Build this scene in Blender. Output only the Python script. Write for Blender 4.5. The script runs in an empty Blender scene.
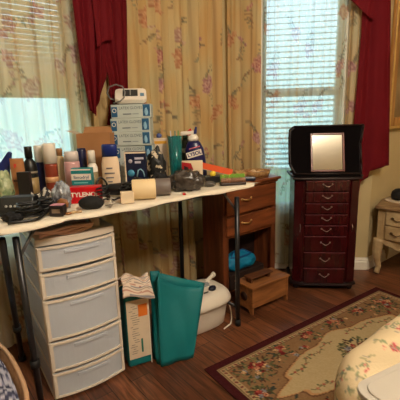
import bpy, bmesh, math, random
import numpy as np
from math import sin, cos, pi, radians, sqrt, atan2
from mathutils import Vector, Matrix
S = bpy.context.scene
COL = S.collection
random.seed(7); RNG = np.random.RandomState(5)

# ------------------------------------------------------------------ camera
F = 370.0; H = 1.05
PITCH, ROLL, AZ = radians(12.2), radians(1.7), radians(38.5)
FW = np.array([sin(AZ)*cos(PITCH), cos(AZ)*cos(PITCH), -sin(PITCH)])
_r = np.array([cos(AZ), -sin(AZ), 0.0]); _u = np.cross(_r, FW)
RT = _r*cos(ROLL) - _u*sin(ROLL); UP = np.cross(RT, FW)
cam_d = bpy.data.cameras.new('camera'); cam = bpy.data.objects.new('camera', cam_d); COL.objects.link(cam)
cam_d.sensor_width = 36; cam_d.lens = F/400*36; cam_d.clip_start = .02
cam.matrix_world = Matrix(((RT[0], UP[0], -FW[0], 0), (RT[1], UP[1], -FW[1], 0), (RT[2], UP[2], -FW[2], H), (0, 0, 0, 1)))
S.camera = cam
S.view_settings.view_transform = 'Standard'; S.view_settings.look = 'None'
S.view_settings.gamma = 1; S.view_settings.use_curve_mapping = False
S.view_settings.exposure = 0.0

def lin(c):
    return tuple((x/12.92 if x <= .04045 else ((x+.055)/1.055)**2.4) for x in c[:3]) + (1.0,)

# ------------------------------------------------------------------ world: overcast daylight over greenery
W = bpy.data.worlds.new('daylight'); S.world = W; W.use_nodes = True
nt = W.node_tree; nt.nodes.clear()
wo = nt.nodes.new('ShaderNodeOutputWorld'); bg = nt.nodes.new('ShaderNodeBackground')
tc = nt.nodes.new('ShaderNodeTexCoord'); sx = nt.nodes.new('ShaderNodeSeparateXYZ'); rp = nt.nodes.new('ShaderNodeValToRGB')
nt.links.new(tc.outputs['Generated'], sx.inputs[0]); nt.links.new(sx.outputs['Z'], rp.inputs[0])
rp.color_ramp.elements[0].position = 0.0; rp.color_ramp.elements[0].color = lin((.60, .79, .81))
rp.color_ramp.elements[1].position = .35; rp.color_ramp.elements[1].color = lin((.73, .87, .94))
nt.links.new(rp.outputs[0], bg.inputs[0]); bg.inputs[1].default_value = 4.2
nt.links.new(bg.outputs[0], wo.inputs[0])

# ------------------------------------------------------------------ ceiling lamp light (the lamp itself is built below)
def lamp_point(name, loc, r, power, color):
    l = bpy.data.lights.new(name, 'POINT'); l.shadow_soft_size = r; l.energy = power; l.color = color
    o = bpy.data.objects.new(name, l); COL.objects.link(o); o.location = loc; return o
lamp_point('ceiling_lamp_light', (.60, -.45, 2.10), .14, 110, (1, .88, .73))

# ------------------------------------------------------------------ helpers
def at(px, py, Y):                                   # point of the plane y=Y seen at that place of the photograph
    d = FW + RT*(px-200)/F - UP*(py-200)/F; t = Y/d[1]; return Vector((d[0]*t, d[1]*t, H+d[2]*t))
MATS = {}
def mat(name, col, rough=.5, metal=0, trans=0, alpha=1, noise=0, nscale=30, spec=.5, bump=0, bscale=80, sheen=0, col2=None, emit=None, translucent=0, coat=0):
    if name in MATS: return MATS[name]
    m = bpy.data.materials.new(name); m.use_nodes = True; t = m.node_tree
    b = t.nodes['Principled BSDF']; out = t.nodes['Material Output']
    b.inputs['Base Color'].default_value = lin(col); b.inputs['Roughness'].default_value = rough
    b.inputs['Metallic'].default_value = metal; b.inputs['Transmission Weight'].default_value = trans
    b.inputs['Alpha'].default_value = alpha; b.inputs['Specular IOR Level'].default_value = spec
    b.inputs['Sheen Weight'].default_value = sheen; b.inputs['Coat Weight'].default_value = coat
    tcn = t.nodes.new('ShaderNodeTexCoord')
    if noise or col2:
        n = t.nodes.new('ShaderNodeTexNoise'); n.inputs['Scale'].default_value = nscale; n.inputs['Detail'].default_value = 5
        t.links.new(tcn.outputs['Object'], n.inputs['Vector'])
        r = t.nodes.new('ShaderNodeValToRGB'); r.color_ramp.elements[0].position = .32; r.color_ramp.elements[1].position = .68
        c2 = col2 if col2 else tuple(max(0, c-noise) for c in col)
        r.color_ramp.elements[0].color = lin(c2); r.color_ramp.elements[1].color = lin(col)
        t.links.new(n.outputs['Fac'], r.inputs[0]); t.links.new(r.outputs[0], b.inputs['Base Color'])
    if bump:
        n2 = t.nodes.new('ShaderNodeTexNoise'); n2.inputs['Scale'].default_value = bscale; n2.inputs['Detail'].default_value = 4
        t.links.new(tcn.outputs['Object'], n2.inputs['Vector'])
        bp = t.nodes.new('ShaderNodeBump'); bp.inputs['Strength'].default_value = bump; bp.inputs['Distance'].default_value = .01
        t.links.new(n2.outputs['Fac'], bp.inputs['Height']); t.links.new(bp.outputs[0], b.inputs['Normal'])
    if emit:
        b.inputs['Emission Color'].default_value = lin(emit[0]); b.inputs['Emission Strength'].default_value = emit[1]
    if translucent:
        tr = t.nodes.new('ShaderNodeBsdfTranslucent'); tr.inputs[0].default_value = lin(col)
        mx = t.nodes.new('ShaderNodeMixShader'); mx.inputs[0].default_value = translucent
        t.links.new(b.outputs[0], mx.inputs[1]); t.links.new(tr.outputs[0], mx.inputs[2]); t.links.new(mx.outputs[0], out.inputs[0])
    MATS[name] = m; return m
def wood(name, c1, c2, rough=.4, axis=2, scale=9, stretch=.12, spec=.4):
    if name in MATS: return MATS[name]
    m = bpy.data.materials.new(name); m.use_nodes = True; t = m.node_tree; b = t.nodes['Principled BSDF']
    tcn = t.nodes.new('ShaderNodeTexCoord'); mp = t.nodes.new('ShaderNodeMapping')
    s = [1, 1, 1]; s[axis] = stretch; mp.inputs['Scale'].default_value = s
    n = t.nodes.new('ShaderNodeTexNoise'); n.inputs['Scale'].default_value = scale*4; n.inputs['Detail'].default_value = 6; n.inputs['Distortion'].default_value = .6
    r = t.nodes.new('ShaderNodeValToRGB'); r.color_ramp.elements[0].position = .3; r.color_ramp.elements[1].position = .7
    r.color_ramp.elements[0].color = lin(c1); r.color_ramp.elements[1].color = lin(c2)
    t.links.new(tcn.outputs['Object'], mp.inputs[0]); t.links.new(mp.outputs[0], n.inputs['Vector'])
    t.links.new(n.outputs['Fac'], r.inputs[0]); t.links.new(r.outputs[0], b.inputs['Base Color'])
    b.inputs['Roughness'].default_value = rough; b.inputs['Specular IOR Level'].default_value = spec
    MATS[name] = m; return m
def paintmat(name, rough=.9, translucent=0, transparent=0, bump=.15, bscale=400, sheen=0):   # pattern of the cloth itself, with painted fold shade on the curtains
    if name in MATS: return MATS[name]
    m = bpy.data.materials.new(name); m.use_nodes = True; t = m.node_tree; b = t.nodes['Principled BSDF']; out = t.nodes['Material Output']
    a = t.nodes.new('ShaderNodeAttribute'); a.attribute_name = 'pattern'
    n = t.nodes.new('ShaderNodeTexNoise'); n.inputs['Scale'].default_value = bscale
    tcn = t.nodes.new('ShaderNodeTexCoord'); t.links.new(tcn.outputs['Object'], n.inputs['Vector'])
    bp = t.nodes.new('ShaderNodeBump'); bp.inputs['Strength'].default_value = bump; bp.inputs['Distance'].default_value = .003
    t.links.new(n.outputs['Fac'], bp.inputs['Height']); t.links.new(bp.outputs[0], b.inputs['Normal'])
    t.links.new(a.outputs['Color'], b.inputs['Base Color']); b.inputs['Roughness'].default_value = rough; b.inputs['Specular IOR Level'].default_value = .15
    b.inputs['Sheen Weight'].default_value = sheen
    last = b
    if translucent:
        tr = t.nodes.new('ShaderNodeBsdfTranslucent'); t.links.new(a.outputs['Color'], tr.inputs[0])
        mx = t.nodes.new('ShaderNodeMixShader'); mx.inputs[0].default_value = translucent
        t.links.new(last.outputs[0], mx.inputs[1]); t.links.new(tr.outputs[0], mx.inputs[2]); last = mx
    if transparent:
        tp = t.nodes.new('ShaderNodeBsdfTransparent'); mx = t.nodes.new('ShaderNodeMixShader'); mx.inputs[0].default_value = transparent
        t.links.new(last.outputs[0], mx.inputs[1]); t.links.new(tp.outputs[0], mx.inputs[2]); last = mx
    t.links.new(last.outputs[0], out.inputs[0]); MATS[name] = m; return m

class MB:
    def __init__(s): s.bm = bmesh.new(); s.mi = 0
    def _fin(s, vs, fs, M=None, smooth=False):
        if M is not None: bmesh.ops.transform(s.bm, matrix=M, verts=vs)
        for f in fs: f.material_index = s.mi; f.smooth = smooth
        return s
    def box(s, x0, x1, y0, y1, z0, z1, bev=0, M=None, seg=2):
        r = bmesh.ops.create_cube(s.bm, size=1); vs = r['verts']
        bmesh.ops.scale(s.bm, vec=(x1-x0, y1-y0, z1-z0), verts=vs); bmesh.ops.translate(s.bm, vec=((x0+x1)/2, (y0+y1)/2, (z0+z1)/2), verts=vs)
        fs = set(f for v in vs for f in v.link_faces)
        if bev:
            es = list(set(e for v in vs for e in v.link_edges))
            rr = bmesh.ops.bevel(s.bm, geom=es, offset=min(bev, .45*min(x1-x0, y1-y0, z1-z0)), segments=seg, affect='EDGES', profile=.5)
            vs = list(set(rr['verts']) | set(v for v in vs if v.is_valid)); fs = set(f for v in vs for f in v.link_faces); vs = list(set(v for f in fs for v in f.verts))
        return s._fin(vs, fs, M, False)
    def lathe(s, prof, c=(0, 0, 0), n=20, M=None, smooth=True, sx=1, sy=1):
        rings = []; allv = []
        for r, z in prof:
            if r < 1e-5: v = [s.bm.verts.new((c[0], c[1], c[2]+z))]
            else: v = [s.bm.verts.new((c[0]+sx*r*cos(2*pi*k/n), c[1]+sy*r*sin(2*pi*k/n), c[2]+z)) for k in range(n)]
            rings.append(v); allv += v
        fs = []
        for a, b in zip(rings, rings[1:]):
            for k in range(n):
                k2 = (k+1) % n
                if len(a) == 1 and len(b) == 1: continue
                if len(a) == 1: fs.append(s.bm.faces.new((a[0], b[k2], b[k])))
                elif len(b) == 1: fs.append(s.bm.faces.new((a[k], a[k2], b[0])))
                else: fs.append(s.bm.faces.new((a[k], a[k2], b[k2], b[k])))
        if prof[0][0] > 1e-5 and prof[0] != prof[-1]: fs.append(s.bm.faces.new(rings[0][::-1]))
        if prof[-1][0] > 1e-5 and prof[0] != prof[-1]: fs.append(s.bm.faces.new(rings[-1]))
        return s._fin(allv, fs, M, smooth)
    def cyl(s, r, z0, z1, c=(0, 0), n=20, M=None): 
        e = min(.08*r, .1*(z1-z0))
        return s.lathe([(r-e, z0), (r, z0+e), (r, z1-e), (r-e, z1)], (c[0], c[1], 0), n, M, True)
    def tube(s, pts, r, n=8, closed=False, M=None):
        pts = [Vector(p) for p in pts]; rings = []; up = Vector((0, 0, 1)); N = len(pts); allv = []
        t0 = (pts[1]-pts[0]).normalized(); nx = t0.cross(up)
        if nx.length < .1: nx = t0.cross(Vector((1, 0, 0)))
        nx.normalize()
        for i in range(N):
            if closed: t = (pts[(i+1) % N]-pts[i-1])
            else: t = pts[min(i+1, N-1)]-pts[max(i-1, 0)]
            t.normalize(); nx = (nx-t*nx.dot(t)).normalized(); b = t.cross(nx)
            rad = r[i] if isinstance(r, (list, tuple)) else r
            v = [s.bm.verts.new(pts[i]+rad*(nx*cos(2*pi*k/n)+b*sin(2*pi*k/n))) for k in range(n)]; rings.append(v); allv += v
        fs = []
        for i in range(N if closed else N-1):
            a, b = rings[i], rings[(i+1) % N]
            for k in range(n): fs.append(s.bm.faces.new((a[k], a[(k+1) % n], b[(k+1) % n], b[k])))
        if not closed: fs.append(s.bm.faces.new(rings[0][::-1])); fs.append(s.bm.faces.new(rings[-1]))
        return s._fin(allv, fs, M, True)
    def prism(s, pts, d, M=None, smooth=False):       # outline in local xy, extruded 0..d in z
        a = [s.bm.verts.new((p[0], p[1], 0)) for p in pts]; b = [s.bm.verts.new((p[0], p[1], d)) for p in pts]; n = len(pts)
        fs = [s.bm.faces.new(a[::-1]), s.bm.faces.new(b)]
        for k in range(n): fs.append(s.bm.faces.new((a[k], a[(k+1) % n], b[(k+1) % n], b[k])))
        return s._fin(a+b, fs, M, smooth)
    def grid(s, fn, nu, nv, M=None, smooth=True):
        g = [[s.bm.verts.new(fn(i/nu, j/nv)) for j in range(nv+1)] for i in range(nu+1)]
        fs = [s.bm.faces.new((g[i][j], g[i+1][j], g[i+1][j+1], g[i][j+1])) for i in range(nu) for j in range(nv)]
        return s._fin([v for r in g for v in r], fs, M, smooth)
    def blob(s, c, rx, ry, rz, amp=.12, fr=3, seed=0, sub=3, M=None):
        r = bmesh.ops.create_icosphere(s.bm, subdivisions=sub, radius=1); vs = r['verts']
        rs = random.Random(seed); ph = [rs.uniform(0, 6.3) for _ in range(6)]
        for v in vs:
            p = v.co.normalized(); q = 1+amp*(sin(fr*3*p.x+ph[0])*sin(fr*2.3*p.y+ph[1])+.6*sin(fr*5*p.z+ph[2])*sin(fr*4.4*p.x+ph[3])+.4*sin(fr*9*p.y+ph[4]+3*p.x))
            v.co = Vector((c[0]+rx*p.x*q, c[1]+ry*p.y*q, c[2]+max(rz*p.z*q, -rz*.8)))
        return s._fin(vs, set(f for v in vs for f in v.link_faces), M, True)
    def build(s, name, m, parent=None, bevel=0, subsurf=0, solid=0):
        bmesh.ops.recalc_face_normals(s.bm, faces=s.bm.faces) if not getattr(s, 'open', False) else None
        me = bpy.data.meshes.new(name); s.bm.to_mesh(me); s.bm.free()
        for mm in (m if isinstance(m, (list, tuple)) else [m]): me.materials.append(mm)
        o = bpy.data.objects.new(name, me); COL.objects.link(o)
        if parent: o.parent = parent
        if solid: md = o.modifiers.new('thick', 'SOLIDIFY'); md.thickness = solid; md.offset = 0
        if bevel: md = o.modifiers.new('bevel', 'BEVEL'); md.width = bevel; md.segments = 2; md.limit_method = 'ANGLE'
        if subsurf: md = o.modifiers.new('sub', 'SUBSURF'); md.levels = subsurf; md.render_levels = subsurf
        return o
def thing(name, label, cat, loc=(0, 0, 0), rz=0, group=None):
    o = bpy.data.objects.new(name, None); COL.objects.link(o); o.location = loc; o.rotation_euler = (0, 0, rz)
    o.empty_display_size = .05; o['label'] = label; o['category'] = cat
    if group: o['group'] = group
    return o
def tag(o, label, cat, group=None):
    o['label'] = label; o['category'] = cat
    if group: o['group'] = group
    return o
def struct(o): o['kind'] = 'structure'; return o
def text(s, size, m, parent, loc, rot=(pi/2, 0, 0), ext=.0006, name='lettering', bold=0, sx=1):
    c = bpy.data.curves.new(name, 'FONT'); c.body = s; c.size = size; c.extrude = ext; c.align_x = 'CENTER'; c.align_y = 'CENTER'; c.offset = bold
    t = bpy.data.objects.new(name+'_tmp', c); COL.objects.link(t); dg = bpy.context.evaluated_depsgraph_get(); dg.update()
    me = bpy.data.meshes.new_from_object(t.evaluated_get(dg)); COL.objects.unlink(t); bpy.data.objects.remove(t)
    me.name = name; me.materials.clear(); me.materials.append(m)
    o = bpy.data.objects.new(name, me); COL.objects.link(o); o.parent = parent; o.location = loc; o.rotation_euler = rot; o.scale = (sx, 1, 1); return o
def copy_tree(o, parent=None):
    c = o.copy(); COL.objects.link(c); c.parent = parent
    for ch in [x for x in list(COL.objects) if x.parent == o]: copy_tree(ch, c)
    return c
def RX(a): return Matrix.Rotation(a, 4, 'X')
def RY(a): return Matrix.Rotation(a, 4, 'Y')
def RZ(a): return Matrix.Rotation(a, 4, 'Z')
def TR(x, y, z): return Matrix.Translation((x, y, z))

class Canvas:                                        # printed and woven patterns, in metres
    def __init__(s, w, h, res, base):
        s.nx, s.ny, s.res = int(w/res)+1, int(h/res)+1, res; s.a = np.ones((s.nx, s.ny, 3))*np.array(base)
        s.X, s.Y = np.meshgrid(np.arange(s.nx)*res, np.arange(s.ny)*res, indexing='ij')
    def win(s, x, y, r):
        i0, i1 = max(0, int((x-r)/s.res)), min(s.nx, int((x+r)/s.res)+2); j0, j1 = max(0, int((y-r)/s.res)), min(s.ny, int((y+r)/s.res)+2)
        if i0 >= i1 or j0 >= j1: return None
        return slice(i0, i1), slice(j0, j1)
    def ell(s, x, y, a, b, th, col, op=1):
        w = s.win(x, y, max(a, b))
        if not w: return
        X, Y = s.X[w]-x, s.Y[w]-y; U = X*cos(th)+Y*sin(th); V = -X*sin(th)+Y*cos(th)
        m = ((U/a)**2+(V/b)**2 < 1)[..., None]*op; s.a[w] = s.a[w]*(1-m)+np.array(col)*m
    def rose(s, x, y, r, dark, light, op=1, k=5):
        w = s.win(x, y, r*1.2)
        if not w: return
        X, Y = s.X[w]-x, s.Y[w]-y; R = np.hypot(X, Y)/r; A = np.arctan2(Y, X); ph = random.uniform(0, 6)
        m = (R < .86+.14*np.sin(k*A+ph))[..., None]*op
        t = (.5+.5*np.sin(R*11+1.6*np.sin(3*A+ph)+A))[..., None]
        s.a[w] = s.a[w]*(1-m)+(np.array(dark)*(1-t)+np.array(light)*t)*m
    def leaf(s, x, y, l, th, col, op=1): s.ell(x+cos(th)*l/2, y+sin(th)*l/2, l/2, l/5, th, col, op)
    def line(s, pts, r, col, op=1):
        for (x0, y0), (x1, y1) in zip(pts, pts[1:]):
            n = max(2, int(math.hypot(x1-x0, y1-y0)/(r*.8)))
            for k in range(n): s.ell(x0+(x1-x0)*k/n, y0+(y1-y0)*k/n, r, r, 0, col, op)
    def get(s, u, v): return s.a[np.clip((np.asarray(u)/s.res).astype(int), 0, s.nx-1), np.clip((np.asarray(v)/s.res).astype(int), 0, s.ny-1)]
def paint(o, cols):
    me = o.data; at_ = me.color_attributes.new('pattern', 'FLOAT_COLOR', 'POINT'); c = np.clip(np.asarray(cols), 0, 1)
    l = np.where(c <= .04045, c/12.92, ((c+.055)/1.055)**2.4); out = np.ones((len(c), 4)); out[:, :3] = l
    at_.data.foreach_set('color', out.ravel())
def sheet(name, P, cols, m, parent=None, solid=.0):    # P: array (nu,nv,3)
    nu, nv = P.shape[:2]; idx = np.arange(nu*nv).reshape(nu, nv)
    f = np.stack([idx[:-1, :-1], idx[1:, :-1], idx[1:, 1:], idx[:-1, 1:]], -1).reshape(-1, 4)
    me = bpy.data.meshes.new(name); me.from_pydata(P.reshape(-1, 3).tolist(), [], f.tolist()); me.update()
    me.polygons.foreach_set('use_smooth', [True]*len(me.polygons)); me.materials.append(m)
    o = bpy.data.objects.new(name, me); COL.objects.link(o)
    if parent: o.parent = parent
    if cols is not None: paint(o, cols.reshape(-1, 3))
    if solid: md = o.modifiers.new('thick', 'SOLIDIFY'); md.thickness = solid
    return o

# ------------------------------------------------------------------ materials of the room
m_wall = mat('wall_paint', (.76, .68, .50), .85, noise=.02, nscale=6, bump=.08, bscale=120)
m_ceil = mat('ceiling_paint', (.88, .85, .78), .9, noise=.02, nscale=8)
m_trim = mat('white_trim', (.90, .87, .80), .45, noise=.02, nscale=10)
m_vinyl = mat('window_vinyl', (.86, .84, .78), .5, noise=.02, nscale=10)
m_glass = mat('window_glass', (1, 1, 1), .02, alpha=.08)
def floor_mat():
    m = bpy.data.materials.new('laminate_planks'); m.use_nodes = True; t = m.node_tree; b = t.nodes['Principled BSDF']
    tcn = t.nodes.new('ShaderNodeTexCoord'); mp = t.nodes.new('ShaderNodeMapping'); mp.inputs['Rotation'].default_value = (0, 0, pi/2)
    t.links.new(tcn.outputs['Object'], mp.inputs[0])
    br = t.nodes.new('ShaderNodeTexBrick'); br.inputs['Scale'].default_value = 1; br.inputs['Brick Width'].default_value = .62; br.inputs['Row Height'].default_value = .085
    br.inputs['Mortar Size'].default_value = .0018; br.inputs['Mortar Smooth'].default_value = .3; br.offset = .37; br.inputs['Bias'].default_value = 0
    br.inputs['Color1'].default_value = lin((.50, .31, .20)); br.inputs['Color2'].default_value = lin((.34, .195, .125)); br.inputs['Mortar'].default_value = lin((.12, .07, .05))
    t.links.new(mp.outputs[0], br.inputs['Vector'])
    mp2 = t.nodes.new('ShaderNodeMapping'); mp2.inputs['Scale'].default_value = (26, 2.2, 1); t.links.new(tcn.outputs['Object'], mp2.inputs[0])
    n = t.nodes.new('ShaderNodeTexNoise'); n.inputs['Scale'].default_value = 2.4; n.inputs['Detail'].default_value = 8; n.inputs['Distortion'].default_value = 1.2
    t.links.new(mp2.outputs[0], n.inputs['Vector'])
    r = t.nodes.new('ShaderNodeValToRGB'); r.color_ramp.elements[0].position = .35; r.color_ramp.elements[1].position = .68
    r.color_ramp.elements[0].color = (.38, .36, .34, 1); r.color_ramp.elements[1].color = (1.35, 1.3, 1.25, 1); t.links.new(n.outputs['Fac'], r.inputs[0])
    mx = t.nodes.new('ShaderNodeMixRGB'); mx.blend_type = 'MULTIPLY'; mx.inputs[0].default_value = .9
    t.links.new(br.outputs['Color'], mx.inputs[1]); t.links.new(r.outputs[0], mx.inputs[2]); t.links.new(mx.outputs[0], b.inputs['Base Color'])
    b.inputs['Roughness'].default_value = .36; b.inputs['Specular IOR Level'].default_value = .45
    bp = t.nodes.new('ShaderNodeBump'); bp.inputs['Strength'].default_value = .12; bp.inputs['Distance'].default_value = .004
    t.links.new(n.outputs['Fac'], bp.inputs['Height']); t.links.new(bp.outputs[0], b.inputs['Normal']); return m

# ------------------------------------------------------------------ the room (a bay with two window walls)
YA = 1.88; SB = 3.58                                   # bay back wall y, diagonal wall x+y
R2 = sqrt(.5)
CA = (SB-YA, YA); CC = (SB-1.18, 1.18)                 # corners
XD = 3.05; YB = -2.4; XL = -2.0; ZC = 2.4
struct(MB().box(XL-.1, XD+.1, YB-.1, YA+.12, -.06, 0).build('floor', floor_mat()))
struct(MB().box(XL-.1, XD+.1, YB-.1, YA+.12, ZC, ZC+.06).build('ceiling', m_ceil))
def wall_run(name, p0, p1, holes, thick=.1):           # interior face from p0 to p1, outside to the left of p0->p1
    d = Vector((p1[0]-p0[0], p1[1]-p0[1], 0)); L = d.length; rz = atan2(d.y, d.x)
    mb = MB(); xs = 0
    for (a, b, z0, z1) in sorted(holes):
        mb.box(xs, a, 0, thick, 0, ZC); mb.box(a, b, 0, thick, 0, z0); mb.box(a, b, 0, thick, z1, ZC); xs = b
    mb.box(xs, L, 0, thick, 0, ZC)
    o = mb.build(name, m_wall); o.location = (p0[0], p0[1], 0); o.rotation_euler = (0, 0, rz); return struct(o), rz
A0 = (-.35, YA)
WIN_A = [(.20, 1.08, .50, 1.95), (1.33, 1.88, .50, 1.95)]        # along wall from x=-.35
wall_run('wall_back', A0, CA, WIN_A)
LB = (Vector(CC)-Vector(CA)).length
WIN_B = [(.265, .768, .42, 1.95)]
_, RB = wall_run('wall_diagonal', CA, CC, WIN_B)
wall_run('wall_front_panel', CC, (XD, 1.18), [])
wall_run('wall_right', (XD, 1.18), (XD, YB), [])
wall_run('wall_rear', (XD, YB), (XL, YB), [])
wall_run('wall_left', (XL, YB), (XL, 1.18), [])
wall_run('wall_left_panel', (XL, 1.18), (-1.05, 1.18), [])
wall_run('wall_left_diagonal', (-1.05, 1.18), A0, [])
def baseboard(name, p0, p1, h=.085):
    d = Vector((p1[0]-p0[0], p1[1]-p0[1], 0)); L = d.length
    M = Matrix(((0, 0, 1, 0), (-1, 0, 0, 0), (0, 1, 0, 0), (0, 0, 0, 1)))
    mb = MB(); prof = [(0.0005, 0), (.016, 0), (.016, h*.62), (.011, h*.72), (.012, h*.8), (.006, h*.93), (.005, h), (0.0005, h)]
    mb.prism(prof, L, M); o = mb.build(name, m_trim); o.location = (p0[0], p0[1], 0); o.rotation_euler = (0, 0, atan2(d.y, d.x)); return struct(o)
baseboard('baseboard_front_panel', CC, (XD-.017, 1.18)); baseboard('baseboard_right', (XD, 1.16), (XD, YB))
baseboard('baseboard_diagonal', CA, CC); baseboard('baseboard_back', A0, CA)
def window(n, org, rz, a, b, z0, z1, rail, mid=False):
    w = thing('window_%d' % n, '', '', (org[0], org[1], 0), rz); del w['label']; del w['category']; w['kind'] = 'structure'
    f = MB(); t = .03
    for (x0, x1, q0, q1) in ((a, a+t, z0, z1), (b-t, b, z0, z1), (a, b, z0, z0+t), (a, b, z1-t, z1), (a+t, b-t, rail-.022, rail+.022)):
        f.box(x0, x1, .045, .085, q0, q1, .003)
    struct(f.build('window_frame', m_vinyl, w))
    s = MB(); s.box(a-.02, b+.02, -.02, .1, z0-.02, z0, .004); struct(s.build('window_sill', m_trim, w))
    c = MB()
    for (x0, x1, q0, q1) in ((a-.045, a, z0-.05, z1+.045), (b, b+.045, z0-.05, z1+.045), (a, b, z1, z1+.045), (a, b, z0-.065, z0-.021)): c.box(x0, x1, -.014, -.0005, q0, q1, .003)
    struct(c.build('window_casing', m_trim, w))
    g = MB(); g.box(a+t, b-t, .062, .066, z0+t, rail-.022); g.box(a+t, b-t, .062, .066, rail+.022, z1-t); struct(g.build('window_pane', m_glass, w))
RA = 0.0
window(1, A0, RA, *WIN_A[0], 1.20); window(2, A0, RA, *WIN_A[1], 1.20); window(3, CA, RB, *WIN_B[0], 1.215)
m_slat = mat('blind_slat', (.90, .91, .92), .5, translucent=.35)
m_slatw = mat('blind_slat_cream', (.90, .84, .70), .5, translucent=.30)
def blind(org, rz, a, b, ztop, zbot, pitch, tilt, label, m, depth=.03):
    t = thing('window_blind', label, 'blind', (org[0], org[1], 0), rz); a += .004; b -= .004
    r = MB(); r.box(a, b, .004, .04, ztop-.035, ztop-.001, .003); r.build('head_rail', m_vinyl, t)
    s = MB(); z = ztop-.05; 
    while z > zbot+.02:
        M = TR(0, .022, z) @ RX(tilt)
        s.box(a+.004, b-.004, -depth/2, depth/2, -.0008, .0008, 0, M); z -= pitch
    s.build('slats', m, t)
    r = MB(); r.box(a, b, .01, .034, zbot, zbot+.015, .003); r.build('bottom_rail', m_vinyl, t)
    c = MB()
    for k in (.15, .85): c.tube([(a+(b-a)*k, .022, ztop-.03), (a+(b-a)*k, .022, zbot+.01)], .001, 4)
    c.build('lift_cord', m_vinyl, t)
blind(A0, RA, WIN_A[0][0], WIN_A[0][1], 1.95, 1.19, .024, radians(55), 'cream window blind pulled half down behind the leftmost flowered curtain', m_slatw)
blind(A0, RA, WIN_A[1][0], WIN_A[1][1], 1.95, .56, .024, radians(74), 'closed cream window blind behind the golden flowered curtain in the middle', m_slatw)
blind(CA, RB, WIN_B[0][0], WIN_B[0][1], 1.95, .45, .034, radians(20), 'white slatted window blind behind the sheer curtain at the right', m_slat)
# outdoors: a lawn
m_lawn = mat('lawn_grass', (.42, .60, .40), .9, noise=.12, nscale=5)
struct(MB().box(-5, 9, 2.3, 14, -.5, -.45).build('outdoor_lawn', m_lawn))

# ------------------------------------------------------------------ flowered curtains
def floral_canvas(w, h, base, seed, dens=9.0):
    random.seed(seed); c = Canvas(w, h, .004, base); n = int(w*h*dens)
    b = np.array(base)
    m1 = np.clip(.5+.5*np.sin(c.X*23+2*np.sin(c.Y*5+seed)+seed)*np.sin(c.Y*6+1.7*np.sin(c.X*14)), 0, 1)[..., None]   # watercolour ground of the print, browned further to paint in fold shade
    m2 = np.clip(np.sin(c.X*9+seed*2+1.4*np.sin(c.Y*9))*np.sin(c.Y*13+2*np.sin(c.X*8+1)), 0, 1)[..., None]
    c.a = c.a*(1-.48*m1)+b*np.array((.96, .80, .62))*.48*m1
    c.a = c.a*(1-.25*m2)+np.array((.72, .78, .66))*.25*m2
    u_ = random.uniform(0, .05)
    while u_ < w:                                    # irregular tan print bands, painted lengthwise to deepen the fold shade
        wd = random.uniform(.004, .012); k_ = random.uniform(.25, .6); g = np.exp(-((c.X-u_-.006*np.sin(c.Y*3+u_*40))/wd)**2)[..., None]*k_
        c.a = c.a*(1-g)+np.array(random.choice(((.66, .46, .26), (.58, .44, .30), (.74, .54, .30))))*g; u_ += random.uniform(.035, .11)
    pts = []
    for _ in range(n*40):
        x, y = random.uniform(0, w), random.uniform(0, h)
        if all((x-a)**2+(y-q)**2 > .115**2 for a, q in pts): pts.append((x, y))
        if len(pts) >= n: break
    for k, (x, y) in enumerate(pts):
        th = random.uniform(-.6, .6)+pi/2; r = random.uniform(.028, .046)
        st = [(x, y)]
        for i in range(5):
            th += random.uniform(-.5, .5); st.append((st[-1][0]+cos(th)*.024, st[-1][1]-sin(th)*.024))
        c.line(st, .0022, (.50, .40, .28), .6)
        for i, p in enumerate(st[1:]):
            for sd in (-1, 1): c.leaf(p[0], p[1], random.uniform(.018, .038), th+sd*1.0+random.uniform(-.3, .3), random.choice(((.46, .46, .38), (.56, .56, .46), (.58, .44, .34), (.46, .42, .36))), random.uniform(.4, .8))
        dk, lt = random.choice((((.64, .34, .34), (.84, .66, .60)), ((.70, .42, .30), (.86, .68, .52)), ((.58, .36, .42), (.84, .68, .66)), ((.66, .46, .42), (.86, .74, .66))))
        if k % 3 == 0:
            for i in range(4): c.rose(st[-1][0]+random.uniform(-.03, .03), st[-1][1]+random.uniform(-.03, .03), .012, dk, lt, .7)
        else:
            c.rose(x, y, r, dk, lt, .75); c.rose(x+r*random.uniform(-1, 1), y+r*.9, r*.6, dk, lt, .7); c.rose(x+r*random.uniform(-1, 1), y-r*.8, r*.5, dk, lt, .6)
    return c
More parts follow.
